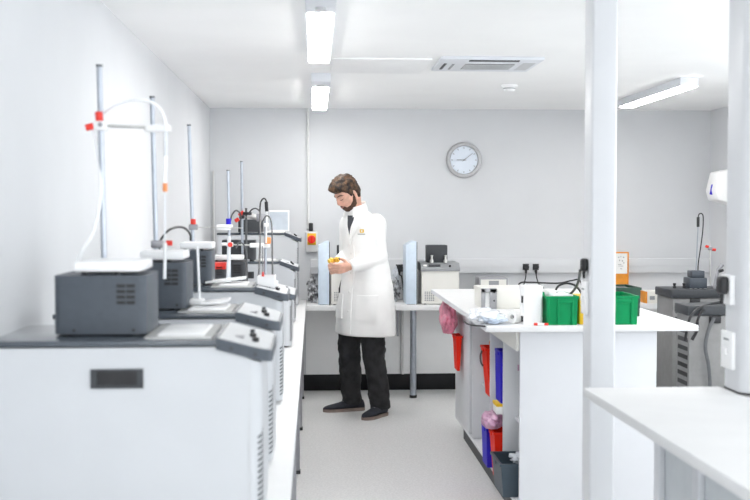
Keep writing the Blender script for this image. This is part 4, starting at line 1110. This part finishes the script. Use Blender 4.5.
patch(lambda z: -vin(z) * .98, lambda z: vin(z) * .98, 1.32, 1.475, .004, 'shirt', 'shirt', thick=.008)
patch(lambda z: vin(z) * .9, vout, 1.25, 1.475, .012, 'coat', 'lapel', thick=.008, parent=coat)
patch(lambda z: -vout(z), lambda z: -vin(z) * .9, 1.25, 1.475, .012, 'coat', 'lapel', thick=.008, parent=coat)
patch(lambda z: -.012, lambda z: .034, .612, 1.26, .007, 'coat', 'placket', nx=4, nz=36, thick=.009, parent=coat)
patch(lambda z: .075, lambda z: .205, .72, .90, .009, 'coat', 'pocket', thick=.010, parent=coat)
patch(lambda z: -.205, lambda z: -.075, .72, .90, .009, 'coat', 'pocket', thick=.010, parent=coat)
for z in (1.20, 1.06, .92, .78):
    p = front(.012, z, .010)
    B().cyl(p, p - YA * .004, .008, n=14, bev=.001).build('button', 'button', coat)
patch(lambda z: .088, lambda z: .114, 1.352, 1.376, .0065, 'yellow', 'emblem', nx=3, nz=3, thick=.004, parent=coat)
patch(lambda z: .096, lambda z: .106, 1.358, 1.370, .0075, 'coat', 'emblem_centre', nx=2, nz=2, thick=.002, parent=coat)
patch(lambda z: .072, lambda z: .122, 1.338, 1.344, .0065, 'ink', 'emblem_text', nx=5, nz=2, thick=.004, parent=coat)
# turned collar round the neck
b = B(); rs = []
for k in range(41):
    a = R(-90 + 34 + 292 * k / 40)
    def q(r, rd, z): return L(-.030 + r * math.cos(a), -.080 + rd * math.sin(a), z + .022 + .026 * math.sin(a))
    rs.append([q(.074, .074, 1.470), q(.069, .070, 1.528), q(.074, .075, 1.534), q(.090, .088, 1.492), q(.094, .092, 1.462), q(.084, .082, 1.460)])
b.rings(rs).build('collar', 'coat', coat)

# trousers
b = B()
for h_, k_, a_ in ((HIPL, KNL, ANL), (HIPR, KNR, ANR)):
    pts = [L(0, .0, 1.0).lerp(h_, .6), h_, h_.lerp(k_, .5), k_, k_.lerp(a_, .35), k_.lerp(a_, .7), k_.lerp(a_, .9), a_ + Vector((0, 0, -.028))]
    limb(b, pts, [.105, .106, .096, .086, .082, .078, .076, .072], 26)
tr = b.build('trousers', 'trouser', root, angle=180)
md = tr.modifiers.new('join', 'REMESH'); md.mode = 'VOXEL'; md.voxel_size = .008; md.use_smooth_shade = True
md = tr.modifiers.new('soften', 'SMOOTH'); md.factor = .5; md.iterations = 2
tx = bpy.data.textures.new('cloth folds', 'CLOUDS'); tx.noise_scale = .07
md = tr.modifiers.new('folds', 'DISPLACE'); md.texture = tx; md.strength = .03; md.mid_level = .5; md.texture_coords = 'LOCAL'

def shoe(heel, toe):
    heel, toe = Vector(heel), Vector(toe)
    u = (toe - heel).normalized(); s = Vector((-u.y, u.x, 0)); ln = (toe - heel).length
    prof = [(0, .016, .050), (.03, .028, .078), (.10, .035, .092), (.24, .036, .100), (.36, .037, .096), (.48, .041, .080), (.62, .046, .064), (.76, .047, .054), (.88, .040, .046), (.96, .026, .038), (1, .010, .028)]
    rs = []
    for t, w, h in prof:
        c = heel + u * (t * ln); ring = []
        for k in range(16):
            a = 2 * math.pi * k / 16
            sx, sz = math.cos(a), math.sin(a)
            ring.append(c + s * (w * math.copysign(abs(sx) ** .8, sx)) + Vector((0, 0, .016 + (h - .016) * (.5 + .5 * sz))))
        rs.append(ring)
    sh = B().rings(rs).build('shoe', 'shoe', root, angle=60)
    out = [(heel + u * (t * ln) + s * (w * 1.06)) for t, w, h in prof] + [(heel + u * (t * ln) - s * (w * 1.06)) for t, w, h in reversed(prof)]
    B().prism([(p.x, p.y) for p in out], 'z', 0, .022).build('sole', 'sole', sh)
    lc = B()
    for t in (.44, .52, .60):
        c = heel + u * (t * ln) + Vector((0, 0, .088 - (t - .44) * .17))
        lc.tube([c - s * .022 - Vector((0, 0, .010)), c, c + s * .022 - Vector((0, 0, .010))], .0028, n=6)
    lc.build('laces', 'ink', sh)
shoe((.378, 8.052, 0), (.066, 7.982, 0))
shoe((.528, 7.850, 0), (.352, 7.642, 0))

# brass pieces in his hands
pc = (WRL + WRR) / 2 + YA * -.062 + Vector((0, 0, .044))
for dx, dy, dz, ax, lab in ((.012, .0, .012, XA, 'brass pipe fitting held on top of the cupped hands, the one nearer his wrist'),
                            (-.022, -.022, .006, YA, 'brass pipe fitting held on top of the cupped hands, the one at his fingertips')):
    c = pc + XA * dx + YA * dy + Vector((0, 0, dz))
    t = thing('brass_fitting', c, lab, 'fitting', 'brass fittings in his hands')
    ax = (ax + Vector((0, 0, .25))).normalized()
    B().cyl(c - ax * .010, c + ax * .010, .021, n=6, bev=.0015).build('hex_nut', 'brass', t)
    B().cyl(c + ax * .010, c + ax * .028, .014, n=18, bev=.002).build('spigot', 'brass', t)
    B().cyl(c - ax * .026, c - ax * .010, .015, n=18, bev=.002).build('thread', 'brass', t)
    B().cyl(c + ax * .0281, c + ax * .0285, .009, n=16).build('bore', 'black', t)

# ------------------------------------------------------------------ daylight through the open rear end and the added side openings
w = bpy.data.worlds.new('daylight'); scene.world = w
w.use_nodes = True
bg = w.node_tree.nodes['Background']
bg.inputs['Color'].default_value = (0.91, 0.955, 1.0, 1)
bg.inputs['Strength'].default_value = SKY

# ------------------------------------------------------------------ camera
cam = bpy.data.cameras.new('camera')
co = bpy.data.objects.new('camera', cam)
COL.objects.link(co)
co.location = (0, 0, 1.515)
co.rotation_euler = (R(90 - 2.1429), 0, R(-3.2636))
cam.sensor_width = 36
cam.lens = 1069 / 750 * 36
cam.clip_start = .05
cam.dof.use_dof = True
cam.dof.focus_distance = 7.6
cam.dof.aperture_fstop = 4.5
scene.camera = co
scene.view_settings.view_transform = 'Standard'
scene.view_settings.look = 'None'
scene.view_settings.gamma = 1
scene.view_settings.use_curve_mapping = False
scene.view_settings.exposure = EXPO
scene.cycles.use_denoising = True
scene.cycles.max_bounces = 12
scene.cycles.diffuse_bounces = 10
scene.cycles.sample_clamp_indirect = 8
